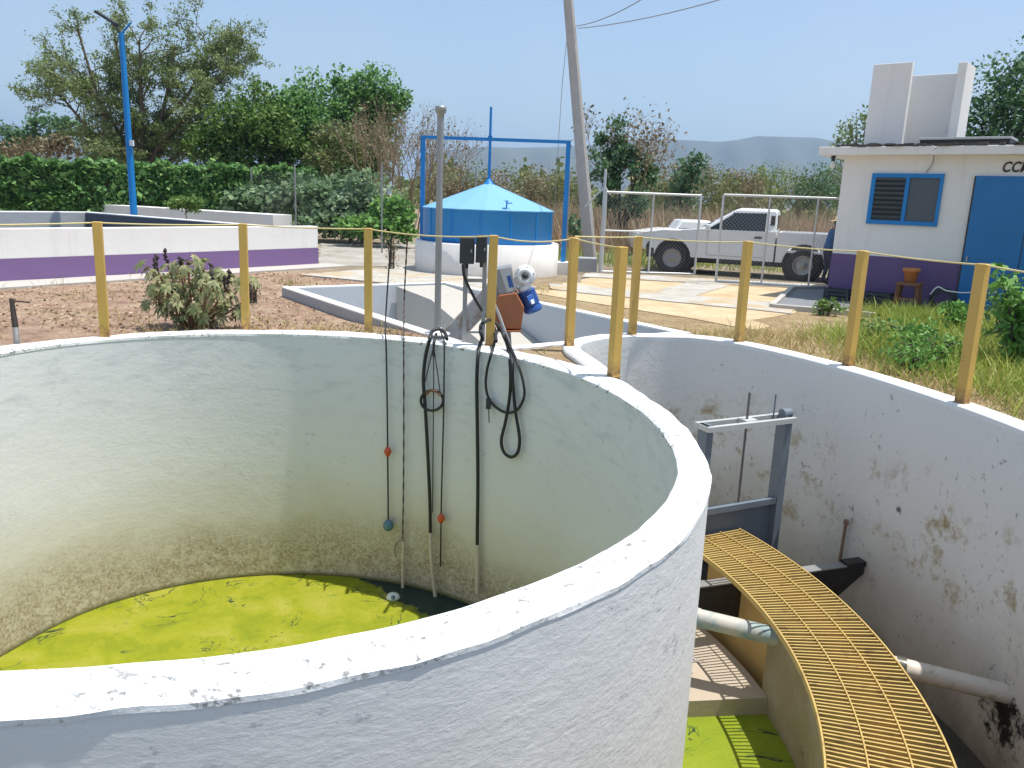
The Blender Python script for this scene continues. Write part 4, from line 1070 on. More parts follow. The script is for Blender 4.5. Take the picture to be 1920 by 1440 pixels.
# street lamp
lb = atY(251, 400, 24.); lb = Vector((lb.x, lb.y, -.2)); lt = atY(228, 62, 24.); lt = Vector((lb.x, lb.y, lt.z))
sl = thing('street_lamp', 'blue street lamp post with a dark head angled left, before the tall feathery tree', 'street lamp', lb)
mb = MB(); mb.tube([lb, lt], [.105, .075], 12); mb.build('post', M['blue'], sl)
h0 = lt; h1_ = atY(206, 38, 23.9); h2_ = atY(190, 28, 23.9)
mb = MB(); mb.tube([h0 - up*.05, atY(222,54,24.), h1_], .035, 8); mb.build('arm', M['dark_box'], sl)
hh = MB(); dl_ = (h2_-h1_).normalized(); hy = Vector((0,1,0)); hz_ = dl_.cross(hy).normalized()
hh.box(h1_.lerp(h2_, .4), (.62,.26,.08), (dl_, hy, hz_)); hh.build('lamp_head', M['dark_box'], sl, bevel=.02)
mb = MB(); mb.tube([lt - up*.02, atY(246,42,24.)], .025, 8); mb.build('stub_arm', M['blue'], sl)
bx_ = lb.lerp(lt, .49); mb = MB(); mb.box(bx_ + Vector((.11,-.06,0)), (.10,.08,.16)); mb.build('junction_box', M['white_plastic'], sl)

# ------------------------------------------------------------------ gate leaves and fences
def chainlink(mb, a, b, z0, z1, sp, r):
    r = r*.6
    d = (b-a); L = d.length; d.normalize(); H = z1-z0; A = Vector((a.x,a.y,0)); n = int((L+H)/sp)
    for sgn in (1,-1):
        for i in range(n):
            t0 = i*sp - (H if sgn > 0 else 0)
            s_a, s_b = (t0, t0+H) if sgn > 0 else (t0, t0-H)
            za, zb_ = z0, z1
            # clip to [0,L]
            def clip(sx, zx, sy, zy):
                if sx < 0: zx = zx + (0-sx)/(sy-sx)*(zy-zx); sx = 0
                if sx > L: zx = zx + (L-sx)/(sy-sx)*(zy-zx); sx = L
                return sx, zx
            if max(s_a,s_b) <= 0 or min(s_a,s_b) >= L: continue
            p = clip(s_a, za, s_b, zb_); q = clip(s_b, zb_, s_a, za)
            mb.tube([A + d*p[0] + up*p[1], A + d*q[0] + up*q[1]], r, 3, caps=False, smooth=False)
def leaf(label, pa, pb, z0, z1, uprights, mids, sp=.085):
    a, b = pa, pb; gl = thing('gate_leaf', label, 'gate', (a.x, a.y, z0))
    d = (b-a).normalized(); A = Vector((a.x,a.y,0)); B = Vector((b.x,b.y,0))
    mb = MB()
    mb.tube([A+up*z0, A+up*z1], .028, 8); mb.tube([B+up*z0, B+up*z1], .028, 8)
    mb.tube([A+up*z1, B+up*z1], .028, 8); mb.tube([A+up*z0, B+up*z0], .028, 8); mb.build('frame', M['galv_lt'], gl)
    for u in uprights:
        mb = MB(); P = A.lerp(B, u); mb.tube([P+up*z0, P+up*z1], .022, 8); mb.build('stile', M['galv_lt'], gl)
    for (u0, u1, z) in mids:
        mb = MB(); mb.tube([A.lerp(B,u0)+up*z, A.lerp(B,u1)+up*z], .022, 8); mb.build('rail', M['galv_lt'], gl)
    mb = MB(); chainlink(mb, A, B, z0, z1, sp, .0035); mb.build('wire_mesh', M['galv'], gl)
    return gl
ga_ = at(1128, 509, -.12); gb_ = at(1302, 514, -.12)
leaf('left chain link gate leaf standing before the pickup front wheel', ga_, gb_, -.12, atY(1137,360,ga_.y).z, (.5,), ((0,.5,atY(1135,432,ga_.y).z),))
gc_ = at(1342, 527, -.15); gd_ = at(1560, 540, -.15)
leaf('right chain link gate leaf standing before the pickup door and bed', gc_, gd_, -.15, atY(1350,365,gc_.y).z, (.40, .80), ())
gp1 = at(1124, 512, -.2)
gpst = thing('gate_post', 'thin pale gate post with a slanting brace left of the gate', 'post', gp1)
mb = MB(); mb.tube([gp1, gp1 + up*2.45], .032, 8); mb.build('shaft', M['galv_lt'], gpst)
mb = MB(); mb.tube([gp1 + up*2.05, gp1 + Vector((-.42,.25,1.55))], .02, 6); mb.tube([gp1 + up*2.05, gp1 + Vector((.14,0,1.86))], .02, 6); mb.build('brace', M['galv_lt'], gpst)
mb = MB(); q = at(1102, 512, -.2); mb.box(q + Vector((-.0,.5,.16)), (.5,.4,.36)); tag(mb.build('footing_block', M['grey_cement'], bevel=.02), 'grey cement block at the foot of the leaning utility pole', 'block')
fpx = [(555,414,26.),(716,428,23.5),(890,436,23.5),(1062,450,22.8)]
fp = [atY(x,y,Y) for x,y,Y in fpx]; fp = [Vector((p.x,p.y,-.2)) for p in fp]; fp.append(gp1.copy())
fp.insert(0, fp[0] + (fp[0]-fp[1])*1.0 + Vector((0,3,0)))
fen = thing('chain_link_fence', 'tall chain link fence with thin grey posts behind the gas holder', 'fence', fp[1])
for p in fp[:-1]:
    mb = MB(); mb.tube([p, p + up*2.5], .026, 7); mb.build('post', M['galv'], fen)
mb = MB()
for a, b in zip(fp[:-1], fp[1:]): chainlink(mb, a, b, -.15, 2.1, .24, .0020)
mb.build('wire_mesh', M['galv'], fen)
# stake at left
q = at(33, 652, -.06)
stk = thing('stake', 'dark broken stake with a pale foot standing in the soil at far left', 'stake', q)
mb = MB(); mb.tube([q - up*.05, q + up*.20], .028, 7); mb.build('foot', M['slab'], stk)
mb = MB(); mb.tube([q + up*.20, q + Vector((-.01,0,.47))], [.028,.02], 7); mb.tube([q+Vector((-.01,0,.45)), q + Vector((.16,0,.44))], .008, 5); mb.build('shaft', M['bark_dark'], stk)

# ------------------------------------------------------------------ pickup truck
hx = Vector((-.957, .29, 0)).normalized(); hl = Vector((-hx.y, hx.x, 0))   # heading, left side (towards camera)
if hl.y > 0: hl = -hl
fw_ = at(1262, 511, -.2); rw_ = at(1505, 527, -.2)
WB = 3.12; mid_ = (fw_ + rw_)/2 - hl*.72; mid_.z = -.2
hx = (Vector((fw_.x, fw_.y, 0)) - Vector((rw_.x, rw_.y, 0))).normalized(); hl = Vector((-hx.y, hx.x, 0))
ang = math.atan2(hx.y, hx.x)
truck = thing('pickup_truck', 'white single cab pickup truck parked behind the gate', 'pickup truck', mid_, ang)
def arc(cx, cz, r, a0, a1, n=10): return [(cx + r*math.cos(rad(a0+(a1-a0)*i/n)), cz + r*math.sin(rad(a0+(a1-a0)*i/n))) for i in range(n+1)]
xf, xr = WB/2, -WB/2; hw = .86
def side(mb, poly, y0, y1, mi=0): mb.prism([(x, y0, z) for x, z in poly], (0, y1-y0, 0), mi)
lower = [(2.36,.62),(2.36,.86),(2.20,.97),(1.55,1.07),(.86,1.12),(-.90,1.13),(-.90,.40)] + [(-1.0,.40)][:0]
body = [(-.88,.42)] + [(xf-.46,.42)] + arc(xf,.40,.46,178,8,12) + [(2.09,.46),(2.15,.62),(2.14,.84),(2.02,.955),(1.5,1.06),(.86,1.125),(-.88,1.13)]
mb = MB(); side(mb, body, -hw, hw)
mb.build('body', M['car_white'], truck, raw=True, bevel=.04, seg=3)
bed = [(-.92,.42),(xr+.48,.42)] + arc(xr,.40,.48,2,178,12)[:] + [(-2.72,.46),(-2.72,1.13),(-.92,1.13)]
mb = MB(); side(mb, bed, hw-.06, hw+.005); side(mb, bed, -hw-.005, -hw+.06); mb.box((-.95,0,.80), (.06,1.62,.64)); mb.box((-2.69,0,.80), (.06,1.62,.64)); mb.box((-1.8,0,.68), (1.76,1.58,.05))
mb.build('bed', M['car_white'], truck, raw=True, bevel=.012)
# cab: tapered greenhouse
def ring(z, xa, xb, y): return [(xa, y, z), (xb, y, z), (xb, -y, z), (xa, -y, z)]
mb = MB(); lv = [ring(1.10, .92, -.88, .83), ring(1.36, .52, -.88, .7624), ring(1.60, .16, -.86, .70), ring(1.665, .0, -.80, .64)]
vs = sum(lv, []); fs = []
for k in range(3):
    for i in range(4): fs.append((k*4+i, k*4+(i+1) % 4, (k+1)*4+(i+1) % 4, (k+1)*4+i))
fs += [(12,13,14,15)]
mb.add(vs, fs); mb.build('cab', M['car_white'], truck, raw=True, bevel=.05, seg=3)
def yat(z): return float(np.interp(z, [1.10,1.60], [.83,.70]))
for sgn in (1,-1):
    mb = MB(); poly = [(.74,1.13),(.40,1.345),(.12,1.545),(-.62,1.56),(-.62,1.13)]
    P = [(x, sgn*(yat(z)+.010), z) for x, z in poly]; mb.prism(P, (0, -sgn*.02, 0)); wn = mb.build('side_window', M['glass'], truck, raw=True)
    mb = MB(); mb.bar((.30, sgn*(yat(1.13)+.014), 1.13), (.14, sgn*(yat(1.55)+.014), 1.55), .012, .03); mb.build('window_bar', M['chrome_dk'], wn, raw=True)
    mb = MB(); mb.box((-.78, sgn*(yat(1.33)+.004), 1.33), (.10,.02,.36)); mb.build('quarter_window', M['glass'], truck, raw=True)
    dm = MB()
    for a, b in (((.72,1.12),(.72,.50)), ((-.66,1.12),(-.66,.50)), ((.72,.50),(-.66,.50))): dm.bar((a[0], sgn*(hw+.001), a[1]), (b[0], sgn*(hw+.001), b[1]), .006, .010, up=(0,1,0))
    do_ = dm.build('door', M['chrome_dk'], truck, raw=True)
    mb = MB(); mb.box((-.48, sgn*(hw+.014), .98), (.17,.03,.045)); mb.build('handle', M['chrome_dk'], do_, raw=True)
    mb = MB(); mb.box((.72, sgn*(hw+.10), 1.17), (.10,.20,.15)); mb.build('mirror', M['car_white'], truck, raw=True, bevel=.02)
    mb = MB(); mb.box((2.03, sgn*.66, .80), (.22,.30,.16)); mb.build('headlight', M['lamp_clear'], truck, raw=True, bevel=.03)
    mb = MB(); mb.box((-2.73, sgn*.80, .82), (.05,.14,.34)); mb.build('tail_light', M['lamp_red'], truck, raw=True, bevel=.01)
mb = MB(); mb.add([(.905,.70,1.135),(.905,-.70,1.135),(.215,-.60,1.565),(.215,.60,1.565)], [(0,1,2,3)]); mb.v = [(x+.035, y, z+.02) for x,y,z in mb.v]; mb.build('windscreen', M['glass'], truck, raw=True)
mb = MB(); mb.box((-.885,0,1.36), (.02,1.30,.32)); mb.build('rear_window', M['glass'], truck, raw=True)
mb = MB(); mb.box((2.12,0,.50), (.22,1.74,.24)); mb.build('bumper', M['chrome_dk'], truck, raw=True, bevel=.04)
mb = MB(); mb.box((2.145,0,.76), (.05,.8,.16)); mb.build('grille', M['chrome_dk'], truck, raw=True)
mb = MB(); mb.box((-2.80,0,.50), (.12,1.6,.14)); mb.build('bumper', M['chrome_dk'], truck, raw=True, bevel=.02)
mb = MB(); mb.box((0,0,.36), (4.2,1.0,.16)); mb.bar((.95,.80,.38),(-1.0,.80,.38),.06,.08); mb.bar((.95,-.80,.38),(-1.0,-.80,.38),.06,.08); mb.build('chassis', M['black'], truck, raw=True)
for wx in (xf, xr):
    for sgn in (1,-1):
        Yx = (Vector((1,0,0)), Vector((0,0,1)), Vector((0,sgn,0)))
        w_ = MB(); c_ = (wx, sgn*.62, .375)
        w_.lathe(c_, [(.22,0),(.34,0),(.375,.03),(.375,.19),(.345,.225),(.26,.235),(.22,.22)], 32, ax=Yx); wh = w_.build('wheel', M['tyre'], truck, raw=True)
        r_ = MB(); r_.lathe(c_, [(.22,.10),(.235,.225),(.225,.232),(.20,.20),(.12,.18),(.07,.21),(.03,.22),(0,.22)], 24, ax=Yx); r_.build('rim', M['wheel_rim'], wh, raw=True)
        a_ = MB(); a_.lathe(c_, [(0,.02),(.46 if wx > 0 else .48,.02)], 20, ax=Yx); a_.build('wheel_well', M['black'], truck, raw=True)

# white car beyond the bonnet
cc = atY(1293, 433, 27.)
car = thing('parked_car', 'white car showing its roof beyond the pickup bonnet', 'car', (cc.x, cc.y, -.2))
cx0, cy0 = cc.x, cc.y
def cpt(x, z, y): return Vector((cx0 + x, cy0 + y, -.2 + z))
mb = MB(); poly = [(-1.9,.25),(1.9,.25),(1.95,.55),(1.85,.82),(1.0,.92),(-1.0,.92),(-1.85,.78),(-1.95,.5)]
mb.prism([cpt(x,z,-.8) for x,z in poly], Vector((0,1.6,0))); mb.build('body', M['car_white'], car, bevel=.05, seg=3)
mb = MB(); A_ = [cpt(-.62,.90,-.74), cpt(.95,.90,-.74), cpt(.95,.90,.74), cpt(-.62,.90,.74)]; B_ = [cpt(-.42,1.22,-.60), cpt(.50,1.22,-.60), cpt(.50,1.22,.60), cpt(-.42,1.22,.60)]
mb.add(A_+B_, [(4,5,6,7)] + [(i,(i+1)%4,4+(i+1)%4,4+i) for i in range(4)]); mb.build('roof', M['car_white'], car, bevel=.06, seg=3)
mb = MB(); mb.prism([cpt(-.5,.96,-.745), cpt(.8,.96,-.745), cpt(.5,1.14,-.665), cpt(-.38,1.14,-.665)], Vector((0,.03,0))); mb.build('window', M['galv_lt'], car)
for wx in (-1.25, 1.25):
    mb = MB(); mb.lathe(cpt(wx,.30,-.65), [(0,.18),(.18,.18),(.19,.15),(.28,.17),(.30,.14),(.30,0),(0,0)], 20, ax=(Vector((1,0,0)), up, Vector((0,-1,0)))); mb.build('wheel', M['tyre'], car)

# ------------------------------------------------------------------ person by the truck bed
pf = atY(1547, 522, 18.6); pf = Vector((pf.x, pf.y, -.2))
per = thing('person', 'person in straw hat, blue shirt and navy trousers leaning behind the house corner', 'person', pf)
J = {'pel':(0,0,.80),'waist':(.02,0,.95),'chest':(.07,0,1.15),'neck':(.13,0,1.30),'head':(.16,0,1.39),'crown':(.165,0,1.50),
     'hipL':(0,.10,.76),'kneeL':(.05,.11,.42),'ankL':(-.02,.11,.09),'toeL':(.14,.12,.035),'hipR':(0,-.10,.76),'kneeR':(.07,-.12,.43),'ankR':(.03,-.12,.09),'toeR':(.19,-.13,.035),
     'shL':(.08,.20,1.22),'elL':(.24,.24,1.02),'wrL':(.44,.18,1.06),'paL':(.50,.165,1.065),'shR':(.08,-.20,1.22),'elR':(.26,-.22,1.02),'wrR':(.46,-.16,1.05),'paR':(.52,-.15,1.055),'nose':(.255,0,1.385)}
Rr = {'pel':.135,'waist':.125,'chest':.145,'neck':.055,'head':.085,'crown':.075,'hipL':.095,'kneeL':.06,'ankL':.042,'toeL':.035,'hipR':.095,'kneeR':.06,'ankR':.042,'toeR':.035,'shL':.062,'elL':.043,'wrL':.03,'paL':.032,'shR':.062,'elR':.043,'wrR':.03,'paR':.032,'nose':.016}
E_ = [('pel','waist'),('waist','chest'),('chest','neck'),('neck','head'),('head','crown'),('head','nose'),('pel','hipL'),('hipL','kneeL'),('kneeL','ankL'),('ankL','toeL'),('pel','hipR'),('hipR','kneeR'),('kneeR','ankR'),('ankR','toeR'),('chest','shL'),('shL','elL'),('elL','wrL'),('wrL','paL'),('chest','shR'),('shR','elR'),('elR','wrR'),('wrR','paR')]
for s_ in 'LR':
    px_, py_, pz_ = J['pa'+s_]
    for k in range(4):
        y_ = py_ + (k-1.5)*.017; ln = (.062,.075,.07,.055)[k]
        J['f%s%da' % (s_,k)] = (px_+ln*.6, y_, pz_-.005); J['f%s%db' % (s_,k)] = (px_+ln*.95, y_, pz_-.035)
        Rr['f%s%da' % (s_,k)] = .0085; Rr['f%s%db' % (s_,k)] = .0075; E_ += [('pa'+s_, 'f%s%da' % (s_,k)), ('f%s%da' % (s_,k), 'f%s%db' % (s_,k))]
    sg = -1 if s_ == 'L' else 1
    J['t'+s_] = (px_+.03, py_+sg*.05, pz_-.01); Rr['t'+s_] = .009; E_ += [('pa'+s_, 't'+s_)]
keys = list(J); me = bpy.data.meshes.new('body'); me.from_pydata([J[k] for k in keys], [(keys.index(a), keys.index(b)) for a, b in E_], [])
po = bpy.data.objects.new('body', me); COL.objects.link(po)
sk = po.modifiers.new('Skin', 'SKIN'); ss = po.modifiers.new('Sub', 'SUBSURF'); ss.levels = 1; ss.render_levels = 1
for i, k in enumerate(keys): po.data.skin_vertices[0].data[i].radius = (Rr[k], Rr[k]); po.data.skin_vertices[0].data[i].use_root = (k == 'pel')
dg = bpy.context.evaluated_depsgraph_get(); bme = bpy.data.meshes.new_from_object(po.evaluated_get(dg)); bpy.data.objects.remove(po)
bme.materials.clear()
for k in ('skin','shirt','trousers','black'): bme.materials.append(M[k])
for p in bme.polygons:
    x, y, z = p.center; p.use_smooth = True
    p.material_index = 3 if z < .11 else 2 if (z < .86 and x < .35) else 1 if (z < 1.27 and x < .36) else 0
bo = bpy.data.objects.new('body', bme); COL.objects.link(bo); bo.parent = per
mb = MB(); mb.lathe((.165,0,1.47), [(.20,-.01),(.19,.0),(.10,.01),(.095,.09),(.06,.11),(0,.112)], 20); mb.build('hat', M['straw'], per, raw=True)
mb = MB(); mb.lathe((.145,0,1.42), [(.0,.075),(.075,.06),(.092,.0),(.07,-.06)], 14); mb.build('hair', M['hair'], per, raw=True)
mb = MB()
for s_ in (-1,1): mb.lathe((.238, s_*.032, 1.405), [(0,-.012),(.012,0),(0,.012)], 8)
mb.build('eyes', M['black'], per, raw=True)


# ------------------------------------------------------------------ vegetation
def px_blob(px, py, rp, Y, sx=1., sz=1., sy=1.):
    c = atY(px, py, Y); k = Y*1.03/F
    return (c.x, c.y, c.z, rp*k*sx, rp*k*sy, rp*k*sz)
def branch(mb, tips, p, d, L, r, depth, spread=.5, upb=.15, kids=(2,3), n=5, shrink=.72, wig=.18):
    pts = [p]; dd = d.normalized()
    for i in range(3):
        dd = (dd + Vector((random.gauss(0,wig), random.gauss(0,wig), random.gauss(0,wig) + upb*.3))).normalized()
        pts.append(pts[-1] + dd*L/3)
    mb.tube(pts, [r, r*.88, r*.76, r*.64], n, caps=False)
    if depth == 0: tips.append((pts[1], pts[3])); return
    if depth <= 2: tips.append((pts[1], pts[3]))
    for k in range(random.randint(*kids)):
        nd = (dd + Vector((random.gauss(0,spread), random.gauss(0,spread), random.gauss(0,spread*.7) + upb))).normalized()
        q = pts[-1] if k == 0 else pts[random.choice((2,3))]
        branch(mb, tips, q, nd, L*shrink*random.uniform(.8,1.15), r*.62, depth-1, spread, upb, kids, max(3, n-1), shrink, wig)

def shrub(name, label, cat, blobs, n, leaf, mat, base=None, aspect=.55, trunk=True, bark='bark', group=None, up_=.4, sig=.3, clump=14, droop=0, extra=None):
    bl = np.array(blobs); c = bl[:,:3].mean(0)
    if base is None: base = (c[0], c[1])
    z0 = gz(base[0], base[1])
    tr = thing(name, label, cat, (base[0], base[1], z0), 0, group)
    if trunk:
        mb = MB(); b0 = Vector((base[0], base[1], z0 - .05)); hh_ = bl[:,2].max() - z0
        fork = b0 + Vector((0,0,max(.15, (bl[:,2].min() - z0)*.45)))
        r0 = max(.03, hh_*.025)
        mb.tube([b0, b0.lerp(fork,.5) + Vector((.04,0,0)), fork], [r0*1.25, r0, r0*.9], 8)
        for B in blobs:
            e = Vector(B[:3]); m_ = fork.lerp(e, .5) + Vector((random.gauss(0,.1), random.gauss(0,.1), .1))*B[3]
            mb.tube([fork, m_, e], [r0*.7, r0*.45, r0*.2], 6, caps=False)
            for k in range(5):
                q = e + Vector((random.uniform(-1,1)*B[3], random.uniform(-1,1)*B[4], random.uniform(-.6,1)*B[5]))*.75
                mb.tube([m_.lerp(e, random.uniform(.2,.9)), q], [r0*.22, r0*.08], 4, caps=False)
        mb.build('trunk', M[bark], tr)
    P = clumps(blobs, n, clump, sig)
    P = P[P[:,2] > z0 + .03]
    quads_object('crown' if trunk else 'foliage', leaf_quads(P, leaf, aspect, up_, droop=droop), M[mat], tr)
    return tr

# hedge: a vine covered fence
hA = atY(-120, 300, 31.); hB = atY(592, 322, 36.5)
hed = thing('hedge', 'long dense green vine hedge standing behind the purple banded tank', 'hedge', (hA.x, hA.y, -.2))
HA = Vector((hA.x, hA.y, -.2)); HB = Vector((hB.x, hB.y, -.2)); hdv = (HB-HA); HLn = hdv.length; hdv.normalize(); hnv = Vector((hdv.y, -hdv.x, 0))
n = 24000; s = RNG.random(n); top = hA.z + (hB.z-hA.z)*s + .2
hv = np.sin(s*37)*.07 + np.sin(s*91+1)*.07 + np.sin(s*211)*.05
fr = RNG.random(n); onTop = RNG.random(n) < .25
zz = np.where(onTop, top + hv + RNG.normal(size=n)*.07, fr*top + (1-fr)*0)
bul = .30*np.sin(s*53 + zz*2.1) * np.sin(zz*3.3 + s*29) 
dpt = np.where(onTop, RNG.uniform(-.5,.6,n), .45 + .22*bul + RNG.normal(size=n)*.10)
P = np.stack([HA.x + hdv.x*HLn*s + hnv.x*dpt, HA.y + hdv.y*HLn*s + hnv.y*dpt, -.2 + zz], 1)
quads_object('leaves', leaf_quads(P, .20, .75, .5), M['leaf_hedge'], hed)
mb = MB(); mb.prism([HA, HB, HB + up*(hB.z+.05), HA + up*(hA.z+.05)], hnv*.38); mb.build('core', M['bark_dark'], hed)

# loose creeper shrubs at the end of the hedge
shrub('creeper_shrub', 'big grey green creeper mound at the right end of the hedge', 'shrub',
      [px_blob(655,372,70,28.5,1.15,.75), px_blob(612,385,50,28.5), px_blob(705,395,52,28.,1,.9), px_blob(660,410,60,27.5,1.3,.7), px_blob(640,425,50,27.5,1.6,.5)], 8000, .19, 'leaf_grey', up_=.6, aspect=.75)
shrub('creeper_shrub', 'small bright green creeper mound low before the grey green one, near the gravel yard', 'shrub',
      [px_blob(735,408,42,26.5,1,.9), px_blob(690,425,42,26.,1.4,.6), px_blob(762,428,28,26.), px_blob(725,435,40,26.,1.5,.5)], 3000, .15, 'leaf_weed', up_=.6, aspect=.75)
shrub('creeper_shrub', 'grey green creeper leaning on the hedge above the low white wall', 'shrub',
      [px_blob(500,380,48,31.,1.2,.7), px_blob(565,375,50,30.5,1,.9), px_blob(445,388,30,31.)], 3200, .19, 'leaf_grey', up_=.6, aspect=.75)
shrub('round_bush', 'small round bright green bush peeping over the low white wall', 'bush', [px_blob(350,384,27,27.2,1.3,.62)], 1100, .11, 'leaf_green', up_=.6)
# dense green trees
shrub('dense_tree', 'bright green rounded tree rising behind the hedge, leftmost of the dense trees', 'tree',
      [px_blob(470,205,52,39), px_blob(425,250,52,39), px_blob(505,250,55,39), px_blob(385,270,34,38.5), px_blob(450,285,60,38.5), px_blob(530,290,60,38.5), px_blob(480,260,60,38.5,1.2), px_blob(400,310,50,38.5), px_blob(490,320,60,38.5,1.5)], 15000, .19, 'leaf_green', aspect=.6, sig=.33)
shrub('dense_tree', 'dark green tree with a domed top in the middle of the dense trees', 'tree',
      [px_blob(582,185,50,41), px_blob(545,215,45,41), px_blob(600,235,60,41), px_blob(570,280,62,40.5), px_blob(625,290,55,40.5), px_blob(575,230,60,40.5), px_blob(590,325,60,40.5,1.5)], 13000, .19, 'leaf_hedge', aspect=.6, sig=.33)
shrub('dense_tree', 'tall dark green tree with the highest top, right of the dense trees', 'tree',
      [px_blob(655,165,40,42), px_blob(700,175,50,42), px_blob(740,195,36,42), px_blob(665,215,52,42), px_blob(715,235,45,42), px_blob(690,280,60,42), px_blob(690,205,55,42,1.2), px_blob(680,325,60,42,1.3)], 12500, .19, 'leaf_hedge', aspect=.6, sig=.33)
shrub('scrub_tree', 'yellowish olive scrub tree below the dense trees right of the hedge top', 'tree',
      [px_blob(625,270,42,37.5), px_blob(660,310,40,37), px_blob(600,310,30,37)], 3400, .15, 'leaf_olive', sig=.3)

def bare_tree(name, label, px, py, Y, H, n_stems, mat, leafn=0, leaf=.1, leafmat_='leaf_brown', spread=.38, lean=0., depth=4, r=.05, group=None, kids=(2,3), upb=.25, stem_spread=.35, width=.3):
    b = atY(px, py, Y); z0 = gz(b.x, b.y); tr = thing(name, label, 'tree', (b.x, b.y, z0), 0, group)
    mb = MB(); tips = []
    for k in range(n_stems):
        a = random.uniform(0, 2*PI)
        d = Vector((math.cos(a)*stem_spread + lean, math.sin(a)*stem_spread, 1))
        branch(mb, tips, Vector((b.x + math.cos(a)*width, b.y + math.sin(a)*width, z0-.05)), d, H*.34, r, depth, spread, upb, kids)
    mb.build('branches', M[mat], tr)
    if leafn:
        idx = RNG.integers(0, len(tips), leafn); A_ = np.array([tuple(tips[i][0]) for i in idx]); B_ = np.array([tuple(tips[i][1]) for i in idx])
        P = A_ + (B_-A_)*RNG.random((leafn,1)) + RNG.normal(size=(leafn,3))*leaf*1.6
        quads_object('foliage', leaf_quads(P, leaf, .5, .2), M[leafmat_], tr)
    return tr
random.seed(21)
bare_tree('dry_tree', 'bare pale brown brushy tree between the dense trees and the gas holder', 745, 420, 36, 5.6, 9, 'bark_pale', 1500, .10, spread=.3, stem_spread=.30, width=.9, r=.045)
bare_tree('dry_tree', 'second bare brushy tree leaning towards the gas holder frame', 785, 420, 34, 4.6, 8, 'bark_pale', 500, .10, spread=.32, lean=.12, stem_spread=.35, width=.7, r=.04)
bare_tree('dry_tree', 'brown twiggy tree rising over the olive scrub beside the highest dense tree', 690, 420, 38, 6.2, 5, 'bark_pale', 900, .10, spread=.3, stem_spread=.22, width=.5, r=.045)

# big feathery tree at left
random.seed(5)
fb_ = atY(265, 390, 42.); tr = thing('feathery_tree', 'tall sparse feathery tree spreading wide limbs behind the street lamp', 'tree', (fb_.x, fb_.y, -.2))
mb = MB(); tips = []; base = Vector((fb_.x, fb_.y, -.25))
K = 42*1.03/F
def off(px, py): q = atY(px, py, 42.); return Vector((q.x, q.y, q.z))
limbs = [((265,390),(240,300),(190,200),(95,100)), ((265,390),(235,290),(205,200),(170,60)), ((265,390),(262,280),(250,180),(235,60)), ((265,390),(285,280),(310,190),(330,90)),
         ((265,390),(300,290),(370,200),(440,125)), ((265,390),(290,300),(350,230),(415,165)), ((265,390),(230,320),(170,250),(100,165)), ((265,390),(275,270),(280,170),(285,85)), ((265,390),(300,320),(360,270),(400,240)), ((265,390),(280,260),(350,170),(385,85))]
for Lb in limbs:
    jy = random.uniform(-1.6, 1.6)
    P = [off(*q) + Vector((0, jy*i/3, 0)) for i, q in enumerate(Lb)]; P[0] = base + Vector((random.uniform(-.25,.25), random.uniform(-.2,.2), 0))
    pp_ = smooth_path(P, 5); mb.tube(pp_, [.17 - .14*i/len(pp_) for i in range(len(pp_))], 7, caps=False)
    for k in range(15):
        i = random.randint(int(len(pp_)*.28), len(pp_)-2); d = (pp_[i+1]-pp_[i]).normalized()
        branch(mb, tips, pp_[i], (d + Vector((random.gauss(0,.7), random.gauss(0,.7), random.gauss(0,.45)))), random.uniform(.6,1.5), .035, 2, .55, .08, (2,3), 4, .75, .25)
    tips.append((pp_[-4], pp_[-1]))
mb.build('trunk', M['bark'], tr)
nl = 66000; idx = RNG.integers(0, len(tips), nl); A_ = np.array([tuple(tips[i][0]) for i in idx]); B_ = np.array([tuple(tips[i][1]) for i in idx])
P = A_ + (B_-A_)*RNG.random((nl,1))*1.15 + RNG.normal(size=(nl,3))*np.array([.14,.14,.10])
quads_object('crown', leaf_quads(P, .14, .38, .2), M['leaf_mesq'], tr)

# low brush and small trees at far left
shrub('scrub_tree', 'flat topped dark green small tree at the left edge beyond the hedge', 'tree', [px_blob(90,238,36,58,1.3,.7), px_blob(50,255,34,58), px_blob(140,240,26,58), px_blob(20,270,40,58)], 2400, .3, 'leaf_dark')
shrub('scrub_tree', 'brownish scrub tree just over the hedge, left of the street lamp', 'tree', [px_blob(60,285,42,46,1.6,.6), px_blob(130,280,34,46,1.3,.8), px_blob(190,270,36,46)], 2400, .22, 'leaf_brown', bark='bark_pale')
shrub('scrub_tree', 'olive scrub tree below the feathery tree over the hedge', 'tree', [px_blob(250,275,46,45,1.4,.9), px_blob(320,270,50,45,1.3,1), px_blob(200,290,40,45), px_blob(370,270,40,45)], 5000, .16, 'leaf_olive', bark='bark_pale')

